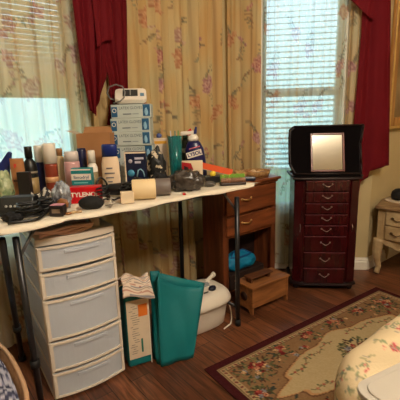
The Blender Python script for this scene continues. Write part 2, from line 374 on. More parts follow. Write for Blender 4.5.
def curtain(p0, p1, zt, zb, off, nf, amp, label, base, m, seed, full=1.15, tail=0, dens=34, bot=None):
    d = np.array([p1[0]-p0[0], p1[1]-p0[1]]); L = np.hypot(*d); d = d/L; nrm = np.array([d[1], -d[0]])    # towards the room
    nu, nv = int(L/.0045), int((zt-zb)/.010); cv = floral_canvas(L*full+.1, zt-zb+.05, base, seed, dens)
    U, V = np.meshgrid(np.linspace(0, 1, nu), np.linspace(0, 1, nv), indexing='ij'); rs = np.random.RandomState(seed)
    a1, a2, a3 = rs.uniform(0, 6, 3)
    ph = 2*pi*nf*(U+.05*np.sin(2*pi*1.5*U+a1)+.006*np.sin(5*V+a2))
    cu = lambda q: 2.2*np.abs(np.sin(q))**.55-1.1
    fold = .62*cu(ph*.5+a1)+.25*np.sin(ph*.53+a2)+.30*cu(.83*ph+a3+.25*np.sin(2.5*V))
    A = amp*(.75+.45*V)
    x = U*L+.35*A*np.cos(ph)
    z = zt-V*(zt-zb)
    P = np.stack([p0[0]+d[0]*x+nrm[0]*(off+A*fold), p0[1]+d[1]*x+nrm[1]*(off+A*fold), z+0*x], -1)
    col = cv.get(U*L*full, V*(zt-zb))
    t = thing('curtain_panel', label, 'curtain', (0, 0, 0))
    sheet('fabric', P, col, m, t)
    hd = MB(); hd.tube([(p0[0]+nrm[0]*off, p0[1]+nrm[1]*off, zt+.004), (p1[0]+nrm[0]*off, p1[1]+nrm[1]*off, zt+.004)], .006, 8); hd.build('curtain_rod', mat('rod_metal', (.7, .65, .55), .35, 1), t)
m_lined = paintmat('flowered_drape', translucent=.32, transparent=.03)
m_sheer = paintmat('flowered_sheer', translucent=.42, transparent=.30)
cream = (.86, .82, .72); gold = (.84, .75, .56)
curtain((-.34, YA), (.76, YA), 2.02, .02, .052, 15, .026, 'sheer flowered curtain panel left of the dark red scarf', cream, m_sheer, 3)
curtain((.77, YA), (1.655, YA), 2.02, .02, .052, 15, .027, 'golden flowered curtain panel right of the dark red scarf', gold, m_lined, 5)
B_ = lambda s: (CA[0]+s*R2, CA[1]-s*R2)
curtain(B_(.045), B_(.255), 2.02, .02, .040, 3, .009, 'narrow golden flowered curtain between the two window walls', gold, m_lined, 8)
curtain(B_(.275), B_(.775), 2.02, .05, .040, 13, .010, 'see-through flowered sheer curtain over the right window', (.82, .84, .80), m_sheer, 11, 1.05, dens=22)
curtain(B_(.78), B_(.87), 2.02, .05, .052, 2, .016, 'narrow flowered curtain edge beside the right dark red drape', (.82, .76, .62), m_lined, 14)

# ------------------------------------------------------------------ dark red scarves
m_red = mat('red_cloth', (.40, .03, .08), .8, noise=.05, nscale=3, sheen=.0, spec=.2, translucent=.06)
def scarf(parent, name, p0, p1, top, hem, left, right, off, nf, amp, seed, m=m_red):   # left/right: along-wall positions as functions of z; hem: fn(u)->z
    d = np.array([p1[0]-p0[0], p1[1]-p0[1]]); d = d/np.hypot(*d); nrm = np.array([d[1], -d[0]])
    nu, nv = 90, 70; U, V = np.meshgrid(np.linspace(0, 1, nu), np.linspace(0, 1, nv), indexing='ij')
    z = top+(hem(U)-top)*V; xl, xr = left(z), right(z); x = xl+(xr-xl)*U
    rs = np.random.RandomState(seed); a = rs.uniform(0, 6, 3); ph = 2*pi*nf*(U+.04*np.sin(7*U+a[0]))
    o = off+amp*(.7*np.sin(ph)+.3*np.sin(1.7*ph+a[1]))
    P = np.stack([p0[0]+d[0]*x+nrm[0]*o, p0[1]+d[1]*x+nrm[1]*o, z], -1)
    return sheet(name, P, None, m, parent, .002)
def li(*kp):                                          # piecewise linear function
    xs, ys = zip(*kp); return lambda q: np.interp(q, xs, ys)
t = thing('window_scarf', 'dark red cloth scarf hanging in two tails over the boxes', 'scarf')
o0, o1 = (0, YA), (1, YA)
scarf(t, 'left_tail', o0, o1, 2.04, li((0, 1.11), (.55, 1.085), (.6, 1.12), (1, 1.26)), li((1.08, .745), (1.336, .715), (1.6, .705), (2.04, .70)), li((1.08, .79), (1.25, .84), (1.6, .90), (2.04, .92)), .114, 3, .014, 1)
scarf(t, 'right_tail', o0, o1, 2.04, li((0, 1.04), (.5, 1.025), (.8, 1.05), (1, 1.10)), li((1.03, .825), (1.16, .855), (1.27, .855), (1.4, .825), (2.04, .81)), li((1.03, .935), (1.2, .96), (1.6, .985), (2.04, 1.0)), .102, 3, .010, 2)
scarf(t, 'folded_layer', o0, o1, 2.04, li((0, 1.40), (.5, 1.43), (1, 1.44)), li((1.3, .80), (2.04, .78)), li((1.3, .875), (2.04, .90)), .134, 2, .005, 3)
t = thing('window_drape', 'dark red drape with a stepped hem beside the gold picture frame', 'curtain')
d0, d1 = B_(0), B_(1); f0 = (d0[0]-.085*R2, d0[1]-.085*R2); f1 = (d1[0]-.085*R2, d1[1]-.085*R2)
scarf(t, 'long_panel', f0, f1, 2.04, li((0, .55), (.28, .57), (.30, .63), (.48, .66), (.5, .70), (1, .735)), li((.6, .82), (1.1, .83), (1.5, .84), (2.04, .835)), li((.7, 1.06), (1.2, 1.028), (1.7, .996), (2.04, .99)), .0, 2, .010, 4)
scarf(t, 'top_swag', f0, f1, 2.04, li((0, 1.70), (.3, 1.665), (.7, 1.61), (1, 1.59)), li((1.5, .765), (2.04, .755)), li((1.5, .89), (2.04, .95)), .03, 2, .006, 5)

# ------------------------------------------------------------------ folding table with its white cover
TZ = .74
t = thing('folding_table', 'long folding table with dark tube legs, loaded with bottles and boxes', 'table', (0, 0, 0))
m_ttop = mat('table_top_plastic', (.22, .20, .19), .6, noise=.02)
m_tube = mat('dark_tube', (.22, .22, .23), .35, .7)
mb = MB(); mb.box(.10, 1.30, 1.235, 1.775, .718, .736, .006); mb.build('tabletop', m_ttop, t)
for pts in ([(1.232, 1.262, .68), (1.226, 1.255, 0)], [(1.236, 1.74, .70), (1.226, 1.74, 0)], [(.243, 1.262, .70), (.252, 1.262, 0)], [(.205, 1.27, .70), (.285, 1.70, 0)]):
    mb = MB(); mb.tube(pts, .0125 if pts[0][0] > 1 else .011, 12)
    p = Vector(pts[1]); q = Vector(pts[0]); l = mb.build('leg', m_tube, t)
    mb = MB(); e = p+(q-p)*.05; mb.tube([p+(q-p)*.0005, e], .0155, 12); mb.build('leg_cap', mat('rubber', (.06, .06, .06), .7), l)
    if pts[0][0] < 1: mb = MB(); c0 = p+(q-p)*.32; mb.tube([c0, c0+(q-p)*.04], .016, 12); mb.build('lock_collar', mat('rubber', (.06, .06, .06), .7), l)
for a, b in (((.246, 1.275, .62), (.315, 1.29, .717)), ((1.23, 1.275, .62), (1.17, 1.30, .717))):
    mb = MB(); mb.tube([a, b], .006, 8); mb.build('leg_brace', mat('brace_metal', (.55, .55, .56), .35, .8), t)
mb = MB(); mb.tube([(1.229, 1.262, .10), (1.229, 1.74, .10)], .009, 8); mb.build('crossbar', m_tube, t)
# cover: a thin white cloth lying over the top, hanging a little in front, its right end jutting out
nu, nv = 130, 40
U, V = np.meshgrid(np.linspace(0, 1, nu), np.linspace(0, 1, nv), indexing='ij')
x0 = .085; xe = 1.31+.045*(V < .14)*(1-V/.14)
X = x0+(xe-x0)*U; fr = np.clip((V-.04)/.96, 0, 1); Yf = 1.222+(1.772-1.222)*fr
hang = np.clip((.04-V)/.04, 0, 1)*(.014+.003*np.sin(U*17)+.002*np.sin(U*41+1)); hang *= (U < .965)
le = np.clip((.03-U)/.03, 0, 1)
Z = TZ+.0012+.0009*np.sin(U*90+V*12)*np.sin(V*17) - hang - le*.03 - .012*np.clip((U-.985)/.015, 0, 1)*0
rc = np.clip(1-U/.09, 0, 1)*np.clip(1-V/.25, 0, 1)            # rounded front left corner
P = np.stack([X+rc*.03, Yf+rc*.06-.006*(hang > .01), Z], -1)
tag(sheet('table_cover', P, None, mat('cover_cloth', (.95, .91, .83), .8, noise=.03, nscale=12, translucent=.1), None, .0025), 'thin off-white cloth covering the folding table, hanging over its front edge', 'tablecloth')
TS = TZ+.0035

# ------------------------------------------------------------------ plastic drawer tower
m_frost = mat('frosted_plastic', (.92, .94, .97), .35, trans=.0, alpha=.74, translucent=.30, noise=.03, nscale=14)
m_cream = mat('cream_plastic', (.90, .85, .78), .45, noise=.02, nscale=9)
m_inside = mat('drawer_contents', (.86, .87, .90), .9, noise=.14, nscale=9)
t = thing('drawer_tower', 'tall cream plastic drawer tower with frosted drawers under the table', 'drawers', (.316, 1.340, 0), radians(-3.5))
WC, DC, HC = .293, .32, .655
lev = [(0, .117), (.117, .247), (.247, .418), (.418, .525), (.525, .625)]
mb = MB()
for x in (0, WC-.012):
    mb.box(x, x+.012, 0, .02, 0, HC-.03, .003); mb.box(x, x+.012, DC-.02, DC, 0, HC-.03, .003)
for a, b in lev: mb.box(0, WC, 0, DC, a, a+.010, .003)
mb.build('frame', m_cream, t)
bow = lambda u: -.022*(1-(2*u-1)**2)
def bowslab(mb, z0, z1, th, xa=0, xb=WC, pro=0, back=None, n=14):
    pts = [(xa+(xb-xa)*k/n, bow((xa+(xb-xa)*k/n)/WC)-pro) for k in range(n+1)]
    pts += [(x, y+th) for x, y in pts[::-1]] if back is None else [(xb, back), (xa, back)]
    mb.prism(pts, z1-z0, TR(0, 0, z0))
mb = MB(); bowslab(mb, .628, HC, 0, pro=.004, back=DC); mb.build('top_panel', m_cream, t, bevel=.004)
for i, (a, b) in enumerate(lev):
    d = MB(); bowslab(d, a+.013, b-.002, .006, .006, WC-.006, pro=.003); dr = d.build('drawer', m_frost, t)
    r = MB(); bowslab(r, a+.011, a+.019, .004, .003, WC-.003, pro=.008); bowslab(r, b-.010, b-.001, .006, .003, WC-.003, pro=.010)
    for xx in (.003, WC-.015): bowslab(r, a+.019, b-.010, .004, xx, xx+.012, pro=.008)
    r.build('drawer_rim', m_cream, dr)
    h = MB(); bowslab(h, b-.034, b-.020, .005, .09, WC-.07, pro=.0095); h.build('handle', m_frost, dr, bevel=.002)
    for xx in (.001, WC-.005): s = MB(); s.box(xx, xx+.004, .02, DC-.02, a+.02, b-.012, .001); s.build('drawer_side', m_frost, dr)
    c = MB(); c.box(.02, WC-.02, .03, DC-.03, a+.016, a+.016+(b-a)*(.62, .5, .75, .6, .6)[i], .015); c.build('contents', m_inside if i > 1 else mat('drawer_contents_warm', (.74, .68, .62), .9, noise=.14, nscale=9), dr)
# folded cloth and a small silver box on the tower
m_pink = mat('dusty_pink_cloth', (.96, .80, .74), .9, noise=.05, nscale=16, bump=.2)
mb = MB()
for k in range(3):
    mb.grid(lambda u, v, k=k: Vector((.012+.19*u+.006*sin(9*v+k), -.012+.18*v+.008*sin(7*u+k)-.004*k, HC+.004+k*.009+.0035*sin(8*u+k*2)+.003*sin(9*v+k)-.0)), 18, 16)
mb.open = True
o = mb.build('folded_cloth', m_pink, None, solid=.008); o.location = (.318, 1.338, .003); o.rotation_euler = (0, 0, radians(-3.5)); tag(o, 'dusty pink folded cloth on top of the plastic drawer tower', 'cloth')
mb = MB(); mb.box(-.02, .02, -.03, .03, 0, .042, .006); o = mb.build('small_tin', mat('silver_tin', (.75, .70, .64), .3, .6, noise=.2, nscale=40)); o.location = (.316+.235, 1.37, HC+.0005); o.rotation_euler = (0, 0, radians(-20)); tag(o, 'small silver tin beside the pink cloth on the drawer tower', 'tin')

# ------------------------------------------------------------------ wooden cabinet
m_cab = wood('brown_cabinet_wood', (.30, .15, .085), (.50, .27, .15), .38)
m_cabh = wood('brown_cabinet_front', (.33, .165, .09), (.56, .31, .17), .35, axis=0)
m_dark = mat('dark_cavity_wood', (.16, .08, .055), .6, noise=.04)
m_brass = mat('brass', (.86, .70, .46), .28, 1)
cx0, cx1, cy0, cy1, ch = 1.345, 1.800, 1.495, 1.672, .695
t = thing('wooden_cabinet', 'brown wooden cabinet with two brass handled drawers and an open bottom', 'cabinet', (0, 0, 0))
mb = MB(); mb.box(cx0-.012, cx1+.025, cy0-.025, cy1-.01, ch-.018, ch, .005); mb.box(cx0-.003, cx1+.014, cy0-.012, cy1, ch-.034, ch-.018, .006); mb.build('top', m_cabh, t)
for a in (cx0, cx1-.018): mb = MB(); mb.box(a, a+.018, cy0+.005, cy1, 0, ch-.034); mb.build('side_panel', m_cab, t)
mb = MB(); mb.box(cx0, cx0+.042, cy0-.004, cy0+.0048, 0, ch-.034, .002); mb.box(cx1-.042, cx1, cy0-.004, cy0+.0048, 0, ch-.034, .002)
mb.box(cx0+.042, cx1-.042, cy0-.003, cy0+.0048, .375, .392, .001); mb.box(cx0+.042, cx1-.042, cy0-.003, cy0+.0048, .505, .515, .001); mb.build('front_frame', m_cab, t)
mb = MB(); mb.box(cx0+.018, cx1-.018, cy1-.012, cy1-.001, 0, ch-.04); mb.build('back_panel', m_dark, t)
mb = MB(); mb.box(cx0+.018, cx1-.018, cy0+.01, cy1-.012, .375, .39); mb.build('shelf', m_cab, t); mb = MB(); mb.box(cx0+.018, cx1-.018, cy0+.01, cy1-.012, 0.0, .03); mb.build('bottom_shelf', m_cab, t)
for a, b in ((.394, .503), (.517, .657)):
    mb = MB(); mb.box(cx0+.020, cx1-.020, cy0-.018, cy0-.005, a, b, .004); mb.box(cx0+.045, cx1-.045, cy0-.004, cy0+.14, a+.005, b-.005); dr = mb.build('drawer', m_cabh, t)
    hx = (cx0+cx1)/2-.05; hz = (a+b)/2+.008; mb = MB()
    mb.tube([(hx-.038+.076*k/10, cy0-.020-.016*sin(pi*k/10), hz-.004*sin(pi*k/10)) for k in range(11)], [.0035+.002*sin(pi*k/10) for k in range(11)], 10)
    for s in (-1, 1): mb.lathe([(.001, -.003), (.009, -.003), (.009, 0), (.004, .003), (0, .004)], (0, 0, 0), 14, TR(hx+s*.038, cy0-.0185, hz) @ RX(pi/2))
    mb.build('handle', m_brass, dr)
# blue bag in the open bottom
m_blue = mat('blue_bag_cloth', (.05, .50, .66), .55, noise=.05, nscale=10, bump=.3, bscale=30)
mb = MB(); mb.blob((0, 0, .045), .125, .066, .060, .09, 1.6, 4, 4); mb.mi = 0
t = thing('blue_bag', 'bright blue cloth bag lying in the open bottom of the cabinet', 'bag', (1.552, 1.583, .1305), radians(-4)); o = mb.build('bag_body', m_blue, t)
mb = MB(); mb.tube([(-.08, -.03, .088), (-.03, -.05, .086), (.03, -.045, .086), (.08, -.03, .085), (.05, .01, .104), (-.04, .0, .106)], .007, 8, True); mb.build('bag_strap', mat('blue_bag_strap', (.03, .30, .50), .6), t)

# ------------------------------------------------------------------ wooden shoe-shine box
m_box = wood('honey_wood', (.42, .25, .13), (.64, .42, .24), .4, axis=0)
t = thing('wooden_foot_box', 'small wooden footstool box with a raised foot rest on its lid', 'box', (1.352, 1.270, 0), radians(-3))
LX, LY = .285, .135
def endp(x):
    pts = [(0, 0), (.02, 0), (.032, .022), (LY-.032, .022), (LY-.02, 0), (LY, 0), (LY, .150), (0, .150)]
    mb = MB(); mb.prism(pts, .012, Matrix(((0, 0, 1, x), (1, 0, 0, 0), (0, 1, 0, 0), (0, 0, 0, 1)))); return mb.build('end_panel', m_box, t, bevel=.0015)
e = endp(0); endp(LX-.012)
mb = MB(); mb.lathe([(.0001, 0), (.026, 0), (.026, .002), (.0001, .002)], (0, 0, 0), 24, TR(-.0022, LY*.5, .09) @ RY(pi/2)); mb.build('round_inlay', mat('inlay_dark', (.2, .11, .07), .5), e)
mb = MB(); mb.box(.012, LX-.012, .004, .014, .035, .150); mb.build('front_panel', m_box, t)
mb = MB(); mb.box(.012, LX-.012, LY-.014, LY-.004, .035, .150); mb.build('back_panel', m_box, t)
mb = MB(); mb.box(.012, LX-.012, .014, LY-.014, .035, .043); mb.build('bottom_panel', m_box, t)
mb = MB(); mb.box(-.006, LX+.006, -.006, LY+.006, .1505, .160, .002); li_ = mb.build('lid', m_box, t)
mb = MB(); mb.box(.025, .20, LY/2-.03, LY/2+.03, .186, .196, .004, None); mb.box(.035, .05, LY/2-.02, LY/2+.02, .1605, .186); mb.box(.17, .185, LY/2-.02, LY/2+.02, .1605, .186); mb.build('foot_rest', wood('rest_wood', (.26, .14, .08), (.42, .25, .14), .5, axis=0), t, bevel=.002)

# ------------------------------------------------------------------ jewellery armoire
m_mah = wood('mahogany', (.17, .025, .04), (.25, .035, .055), .25, spec=.5)
m_mahd = mat('mahogany_dark', (.10, .02, .028), .5, noise=.02)
m_vel = mat('black_velvet', (.035, .02, .025), .95, spec=.1)
m_edge = mat('drawer_edge', (.40, .20, .22), .3, noise=.05)
m_silver = mat('pewter', (.62, .56, .52), .3, 1)
m_mir = mat('mirror_glass', (.95, .95, .93), .02, 1)
t = thing('jewelry_armoire', 'dark cherry red jewelry armoire with open mirrored lid and eight drawers', 'jewelry cabinet', (1.899, 1.192, 0), radians(-45))
HW, D, HB = .190, .245, .690
mb = MB(); pts = [(-HW, .03), (-HW+.05, 0), (HW-.05, 0), (HW, .03), (HW, D), (-HW, D)]
inn = [(-HW+.006, .036), (-HW+.055, .012), (HW-.055, .012), (HW-.006, .036), (HW-.006, D-.006), (-HW+.006, D-.006)]
mb.prism(inn, HB-.045, TR(0, 0, .044)); mb.build('body', m_mah, t)
mb = MB(); mb.prism([(x*1.035, y-.008 if y < .1 else y) for x, y in pts], .014, TR(0, 0, .030)); mb.prism([(x*1.02, y-.004 if y < .1 else y) for x, y in pts], .006, TR(0, 0, .0455)); mb.build('base_moulding', m_mahd, t, bevel=.003)
for x, y in ((-HW+.03, .03), (HW-.03, .03), (-HW+.03, D-.03), (HW-.03, D-.03)):
    mb = MB(); mb.lathe([(.010, 0), (.017, .008), (.019, .018), (.014, .028), (.014, .0298)], (x, y, 0), 14); mb.build('foot', m_mahd, t)
zs = [.047, .148, .250, .352, .419, .486, .553, .620, .688]
for i in range(8):
    a, b = zs[i]+.003, zs[i+1]-.004; mb = MB(); mb.box(-.122, .118, -.008, .010, a, b, .004); dr = mb.build('drawer', m_mah, t)
    mb = MB(); mb.box(-.122, .118, -.0115, .0, b-.0025, b+.0015); mb.build('drawer_edge', m_edge, dr)
    zc = (a+b)/2+.004; mb = MB()
    pl = [(-.026+.052*k/12, -.011-.012*sin(pi*k/12), zc+.003-.009*sin(pi*k/12)+.004*abs(cos(pi*k/12))) for k in range(13)]
    mb.tube(pl, .0019, 8)
    for s in (-1, 1): mb.lathe([(.0001, 0), (.0055, 0), (.004, .003), (.0001, .004)], (0, 0, 0), 12, TR(s*.026, -.008, zc+.007) @ RX(pi/2))
    mb.build('handle', m_silver, dr)
for s in (-1, 1):
    mb = MB(); M = TR(s*.158, .0155, 0) @ RZ(s*radians(31)); mb.box(-.030, .030, -.006, .004, .052, HB-.006, .003, M); dd = mb.build('side_door', m_mah, t)
    mb = MB(); mb.tube([(s*.150, -.001-.012*sin(pi*k/8), .375+.05*k/8) for k in range(9)], .002, 8); mb.build('handle', m_silver, dd)
mb = MB(); mb.prism([(-HW-.006, .0), (-HW+.045, -.012), (HW-.045, -.012), (HW+.006, .0), (HW+.006, D+.004), (-HW-.006, D+.004)], .012, TR(0, 0, HB)); tp = mb.build('top_rim', m_mahd, t, bevel=.003)
# flared jewel tray under the lid
mb = MB()
a = [(-HW-.004, .004), (HW+.004, .004), (HW+.004, D), (-HW-.004, D)]; z0, z1 = HB+.0125, HB+.024
mb.box(-HW-.016, -HW-.002, .02, D, z0, z1+.002, .003); mb.box(HW+.0, HW+.014, .02, D, z0, z1, .003); mb.box(-HW, HW, D-.014, D, z0, z1, .003)
mb.build('tray_wall', m_mahd, t)
mb = MB(); mb.box(-HW+.002, HW-.002, .03, D-.016, z0, z0+.006); mb.build('tray_lining', m_vel, t)
# lid: hinged at the back, leaning back a little; clipped upper corners, velvet inside, mirror in the middle
ML = TR(.012, .075, HB+.022) @ RX(radians(74))       # local x across, local y up the lid, local z towards the room
Lw, Lh = .222, .290
outl = [(-Lw, .06), (-Lw, Lh-.07), (-Lw+.005, Lh-.02), (-Lw+.03, Lh), (Lw-.01, Lh), (Lw-.012, Lh-.02), (Lw-.03, Lh-.11), (Lw-.03, .06), (Lw-.03, 0), (-Lw+.03, 0)]
mb = MB(); mb.prism(outl, .012, ML @ TR(0, 0, -.006)); ld = mb.build('lid', m_mahd, t, bevel=.002)
inl = [(x*.96, .008+y*.955) for x, y in outl]; mb = MB(); mb.prism(inl, .003, ML @ TR(0, 0, .0062)); mb.build('lid_lining', m_vel, ld)
mb = MB()
for i in range(len(outl)):
    p, q = Vector((*outl[i], 0)), Vector((*outl[(i+1) % len(outl)], 0)); mb.tube([p+Vector((0, 0, .012)), q+Vector((0, 0, .012))], .006, 6, M=ML)
mb.build('lid_rim', m_mahd, ld)
mx0, mx1, my0, my1 = -.098, .098, .012, .245
mb = MB()
for (a, b, c, d) in ((mx0, mx0+.012, my0, my1), (mx1-.012, mx1, my0, my1), (mx0+.012, mx1-.012, my0, my0+.012), (mx0+.012, mx1-.012, my1-.012, my1)): mb.box(a, b, c, d, .0095, .020, .003, ML)
mb.build('mirror_frame', mat('mirror_frame_wood', (.42, .22, .17), .3), ld)
mb = MB(); mb.box(mx0+.012, mx1-.012, my0+.012, my1-.012, .0095, .013, 0, ML); mb.build('mirror', m_mir, ld)

# ------------------------------------------------------------------ foot spa tub
m_white = mat('white_plastic', (.90, .86, .80), .35, noise=.01)
m_grey = mat('grey_plastic', (.62, .63, .64), .4)
t = thing('foot_spa', 'white plastic foot spa tub on the floor behind the teal bag', 'foot spa', (1.090, 1.408, 0), radians(-2))
t.scale = (1.16, .96, 1.22)
def sup(a, b, n, e=3.2):
    o = []
    for k in range(n):
        th = 2*pi*k/n; c, s = cos(th), sin(th); o.append((a*math.copysign(abs(c)**(2/e), c), b*math.copysign(abs(s)**(2/e), s)))
    return o
def shell(rings, n=40, e=3.2):
    mb = MB(); vs = []
    for a, b, z in rings: vs.append([mb.bm.verts.new((x, y, z)) for x, y in sup(a, b, n, e)])
    for r0, r1 in zip(vs, vs[1:]):
        for k in range(n): mb.bm.faces.new((r0[k], r0[(k+1) % n], r1[(k+1) % n], r1[k])).smooth = True
    mb.bm.faces.new(vs[0][::-1]); mb.bm.faces.new(vs[-1]); return mb
shell([(.105, .095, 0), (.112, .102, .006), (.118, .110, .05), (.126, .118, .10), (.130, .122, .105)]).build('tub_body', m_white, t)
shell([(.134, .130, .1055), (.140, .136, .110), (.140, .136, .122), (.132, .126, .140), (.118, .112, .154), (.09, .08, .158)]).build('tub_cover', m_white, t)
mb = MB(); mb.lathe([(.0001, 0), (.017, 0), (.018, .008), (.014, .014), (.0001, .015)], (.045, -.055, .1585), 20); mb.build('dial', mat('dark_blue_knob', (.08, .10, .18), .3), t)
mb = MB(); mb.prism([(0, 0), (.06, -.01), (.075, .03), (.0, .08), (-.03, .06)], .003, TR(.0, .0, .1583)); mb.build('grey_inset', m_grey, t)
mb = MB(); mb.tube([(.07, .045, .155), (.125, .06, .172)], .010, 12); mb.tube([(.120, .059, .171), (.133, .062, .175)], .013, 12); mb.build('spout', m_white, t)
mb = MB(); mb.box(-.01, .015, -.070, -.064, .159, .163, .001); mb.build('switch', mat('black_plastic', (.05, .05, .055), .4), t)
mb = MB(); mb.tube([(.141, .02, .115), (.152, -.01, .10), (.158, -.03, .06), (.150, -.06, .02), (.135, -.085, .004), (.10, -.125, .004), (.05, -.14, .004)], .0035, 8); mb.build('power_cord', m_white, t)

# ------------------------------------------------------------------ teal tote bag, teal parcel, striped clothes
m_teal = mat('teal_cloth', (.01, .46, .48), .6, noise=.04, nscale=5, bump=.25, bscale=9)
def tote():
    t = thing('tote_bag', 'large teal tote bag standing open on the floor', 'bag', (0, 0, 0))
    fl, fr, bl, br = Vector((.74, 1.235, 0)), Vector((.885, 1.195, 0)), Vector((.745, 1.31, 0)), Vector((.905, 1.262, 0))
    tfl, tfr, tbl, tbr = at(157, 276, 1.285), at(204, 287, 1.255), at(150, 271, 1.345), at(205, 283, 1.285)
    tfr.z += .0
    rows = 14; n = 16; mb = MB(); rings = []
    for j in range(rows+1):
        v = j/rows; c = [fl.lerp(tfl, v), fr.lerp(tfr, v), br.lerp(tbr, v), bl.lerp(tbl, v)]; ring = []
        for s in range(4):
            a, b = c[s], c[(s+1) % 4]; nn = (b-a).cross(Vector((0, 0, 1))).normalized()
            for k in range(n):
                u = k/n; bulge = .012*sin(pi*u)*sin(pi*min(v*1.3, 1)) + .005*sin(9*u+5*v+s)*sin(pi*u) - (.022*sin(pi*u)*(v**2) if s in (0,) else 0) + (-.03*sin(pi*u)*v if s in (1, 3) else 0)
                p = a.lerp(b, u)+nn*bulge
                if s == 0: p.z -= .030*sin(pi*u)*v**3
                ring.append(mb.bm.verts.new(p))
        rings.append(ring)
    N = 4*n
    for r0, r1 in zip(rings, rings[1:]):
        for k in range(N): mb.bm.faces.new((r0[k], r0[(k+1) % N], r1[(k+1) % N], r1[k])).smooth = True
    mb.bm.faces.new(rings[0][::-1]); mb.build('bag_body', m_teal, t, solid=.002)
tote()
t = thing('wrapped_parcel', 'teal parcel with a cream printed side standing beside the drawer tower', 'parcel', (.628, 1.318, 0), radians(-14))
mb = MB(); mb.box(0, .105, 0, .11, 0, .345, .012, seg=3); mb.build('parcel_body', m_teal, t)
m_lab = mat('cream_label', (.87, .80, .70), .5, noise=.03, nscale=20)
mb = MB(); mb.box(.005, .100, -.0022, -.0003, .040, .315, .0005); lb = mb.build('label_panel', m_lab, t)
mb = MB(); mb.box(.055, .095, -.003, -.0022, .235, .290); mb.build('orange_patch', mat('orange_print', (.90, .48, .16), .5), lb)
mb = MB(); random.seed(3)
for k in range(22):
    x = .012+random.random()*.02; z = .065+k*.0105; mb.box(x, x+random.uniform(.01, .035), -.003, -.0022, z, z+.0022)
mb.build('printed_lines', mat('faded_print', (.55, .50, .46), .6), lb)
mb = MB(); mb.box(.060, .068, -.003, -.0022, .065, .13); mb.build('colour_bar', mat('green_print', (.12, .45, .38), .5), lb)
mb = MB(); mb.box(.100, .1035, -.0026, -.0003, .0, .335); mb.build('white_strap', m_white, t)
# striped clothes
cv = Canvas(.34, .26, .0015, (.84, .77, .70))
for k in range(24): cv.line([(.0, .006+k*.011), (.17, .002+k*.011+.006*sin(k)), (.34, .004+k*.011)], .0016, ((.42, .44, .50), (.66, .44, .40), (.55, .50, .48))[k % 3], .85)
nu, nv = 90, 64; U, V = np.meshgrid(np.linspace(0, 1, nu), np.linspace(0, 1, nv), indexing='ij')
dr_ = np.clip(.30-V, 0, 1)
P = np.stack([.600+.135*U+.035*V+.008*np.sin(5*V+3*U), 1.262+.135*V-.02*U+.006*np.sin(8*U), .362+.055*np.sin(pi*np.clip(V*1.1, 0, 1))**.7+.005*np.sin(9*U+6*V+2*np.sin(4*V))+.005*np.sin(19*V-9*U)+.010*np.sin(4*U+1)-.10*dr_*(.25+.7*U)], -1)
tag(sheet('striped_clothes', P, cv.get(U*.34, V*.26), paintmat('striped_cloth'), None, .006), 'rumpled cream clothes with thin stripes on top of the teal parcel', 'clothes')

# ------------------------------------------------------------------ laundry basket with clothes
t = thing('laundry_basket', 'tan oval laundry basket at the bottom left corner', 'basket', (-.117, 1.19, 0))
m_bask = mat('tan_basket', (.62, .46, .32), .6, noise=.08, nscale=40, bump=.4, bscale=60)
def bring(a, b, z, n=48): return [(x, y, z) for x, y in sup(a, b, n, 2.6)]
mb = MB(); n = 48; rr = [bring(.24, .33, 0), bring(.27, .36, .12), bring(.30, .40, .29), bring(.292, .392, .29), bring(.262, .352, .12), bring(.235, .325, .008)]
vs = [[mb.bm.verts.new(p) for p in r] for r in rr]
for r0, r1 in zip(vs, vs[1:]):
    for k in range(n): mb.bm.faces.new((r0[k], r0[(k+1) % n], r1[(k+1) % n], r1[k])).smooth = True
mb.bm.faces.new(vs[0][::-1]); mb.bm.faces.new(vs[-1]); mb.build('basket_body', m_bask, t)
mb = MB(); mb.tube(bring(.298, .398, .292), .007, 8, True); mb.build('rim', mat('basket_rim', (.78, .62, .47), .5), t)
def heap(name, cx, cy, rx, ry, z0, hz, colfn, label, seed, cat='clothes'):
    nu, nv = 200, 130; U, V = np.meshgrid(np.linspace(0, 1, nu), np.linspace(0, 1, nv), indexing='ij'); a = 2*pi*U; r = V
    rs = np.random.RandomState(seed); ph = rs.uniform(0, 6, 8); X = rx*r*np.sign(np.cos(a))*np.abs(np.cos(a))**.75; Y = ry*r*np.sign(np.sin(a))*np.abs(np.sin(a))**.75
    Zt = hz*(1-r**5)+.012*np.sin(40*X+ph[0])*np.sin(36*Y+ph[1])+.008*np.sin(70*X+50*Y+ph[2]); Zt = np.where(r > .97, -.0, Zt)
    P = np.stack([cx+X, cy+Y, z0+np.maximum(Zt, 0)], -1)
    return tag(sheet(name, P, colfn(X, Y, rs), paintmat('pile_cloth', rough=.95), None), label, cat)
def blotch(c1, c2, c3):
    def f(X, Y, rs):
        ph = rs.uniform(0, 6, 6); n = np.sin(170*X+ph[0]+3*np.sin(60*Y))*np.sin(150*Y+ph[1]+3*np.sin(75*X+ph[2])); m = np.sin(230*X+90*Y+ph[3])
        o = np.ones(X.shape+(3,))*np.array(c1); o[n > .12] = c2; o[(m > .55) & (n < .1)] = c3; return o
    return f
heap('flowered_clothes', -.117, 1.19, .278, .374, .268, .030, blotch((.74, .74, .80), (.24, .25, .34), (.50, .50, .60)), 'grey and white patterned clothes heaped in the laundry basket', 3)
heap('blue_clothes', .045, 1.33, .105, .125, .300, .022, blotch((.66, .80, .88), (.50, .68, .80), (.85, .90, .92)), 'pale blue folded clothes at the back of the laundry basket', 6)

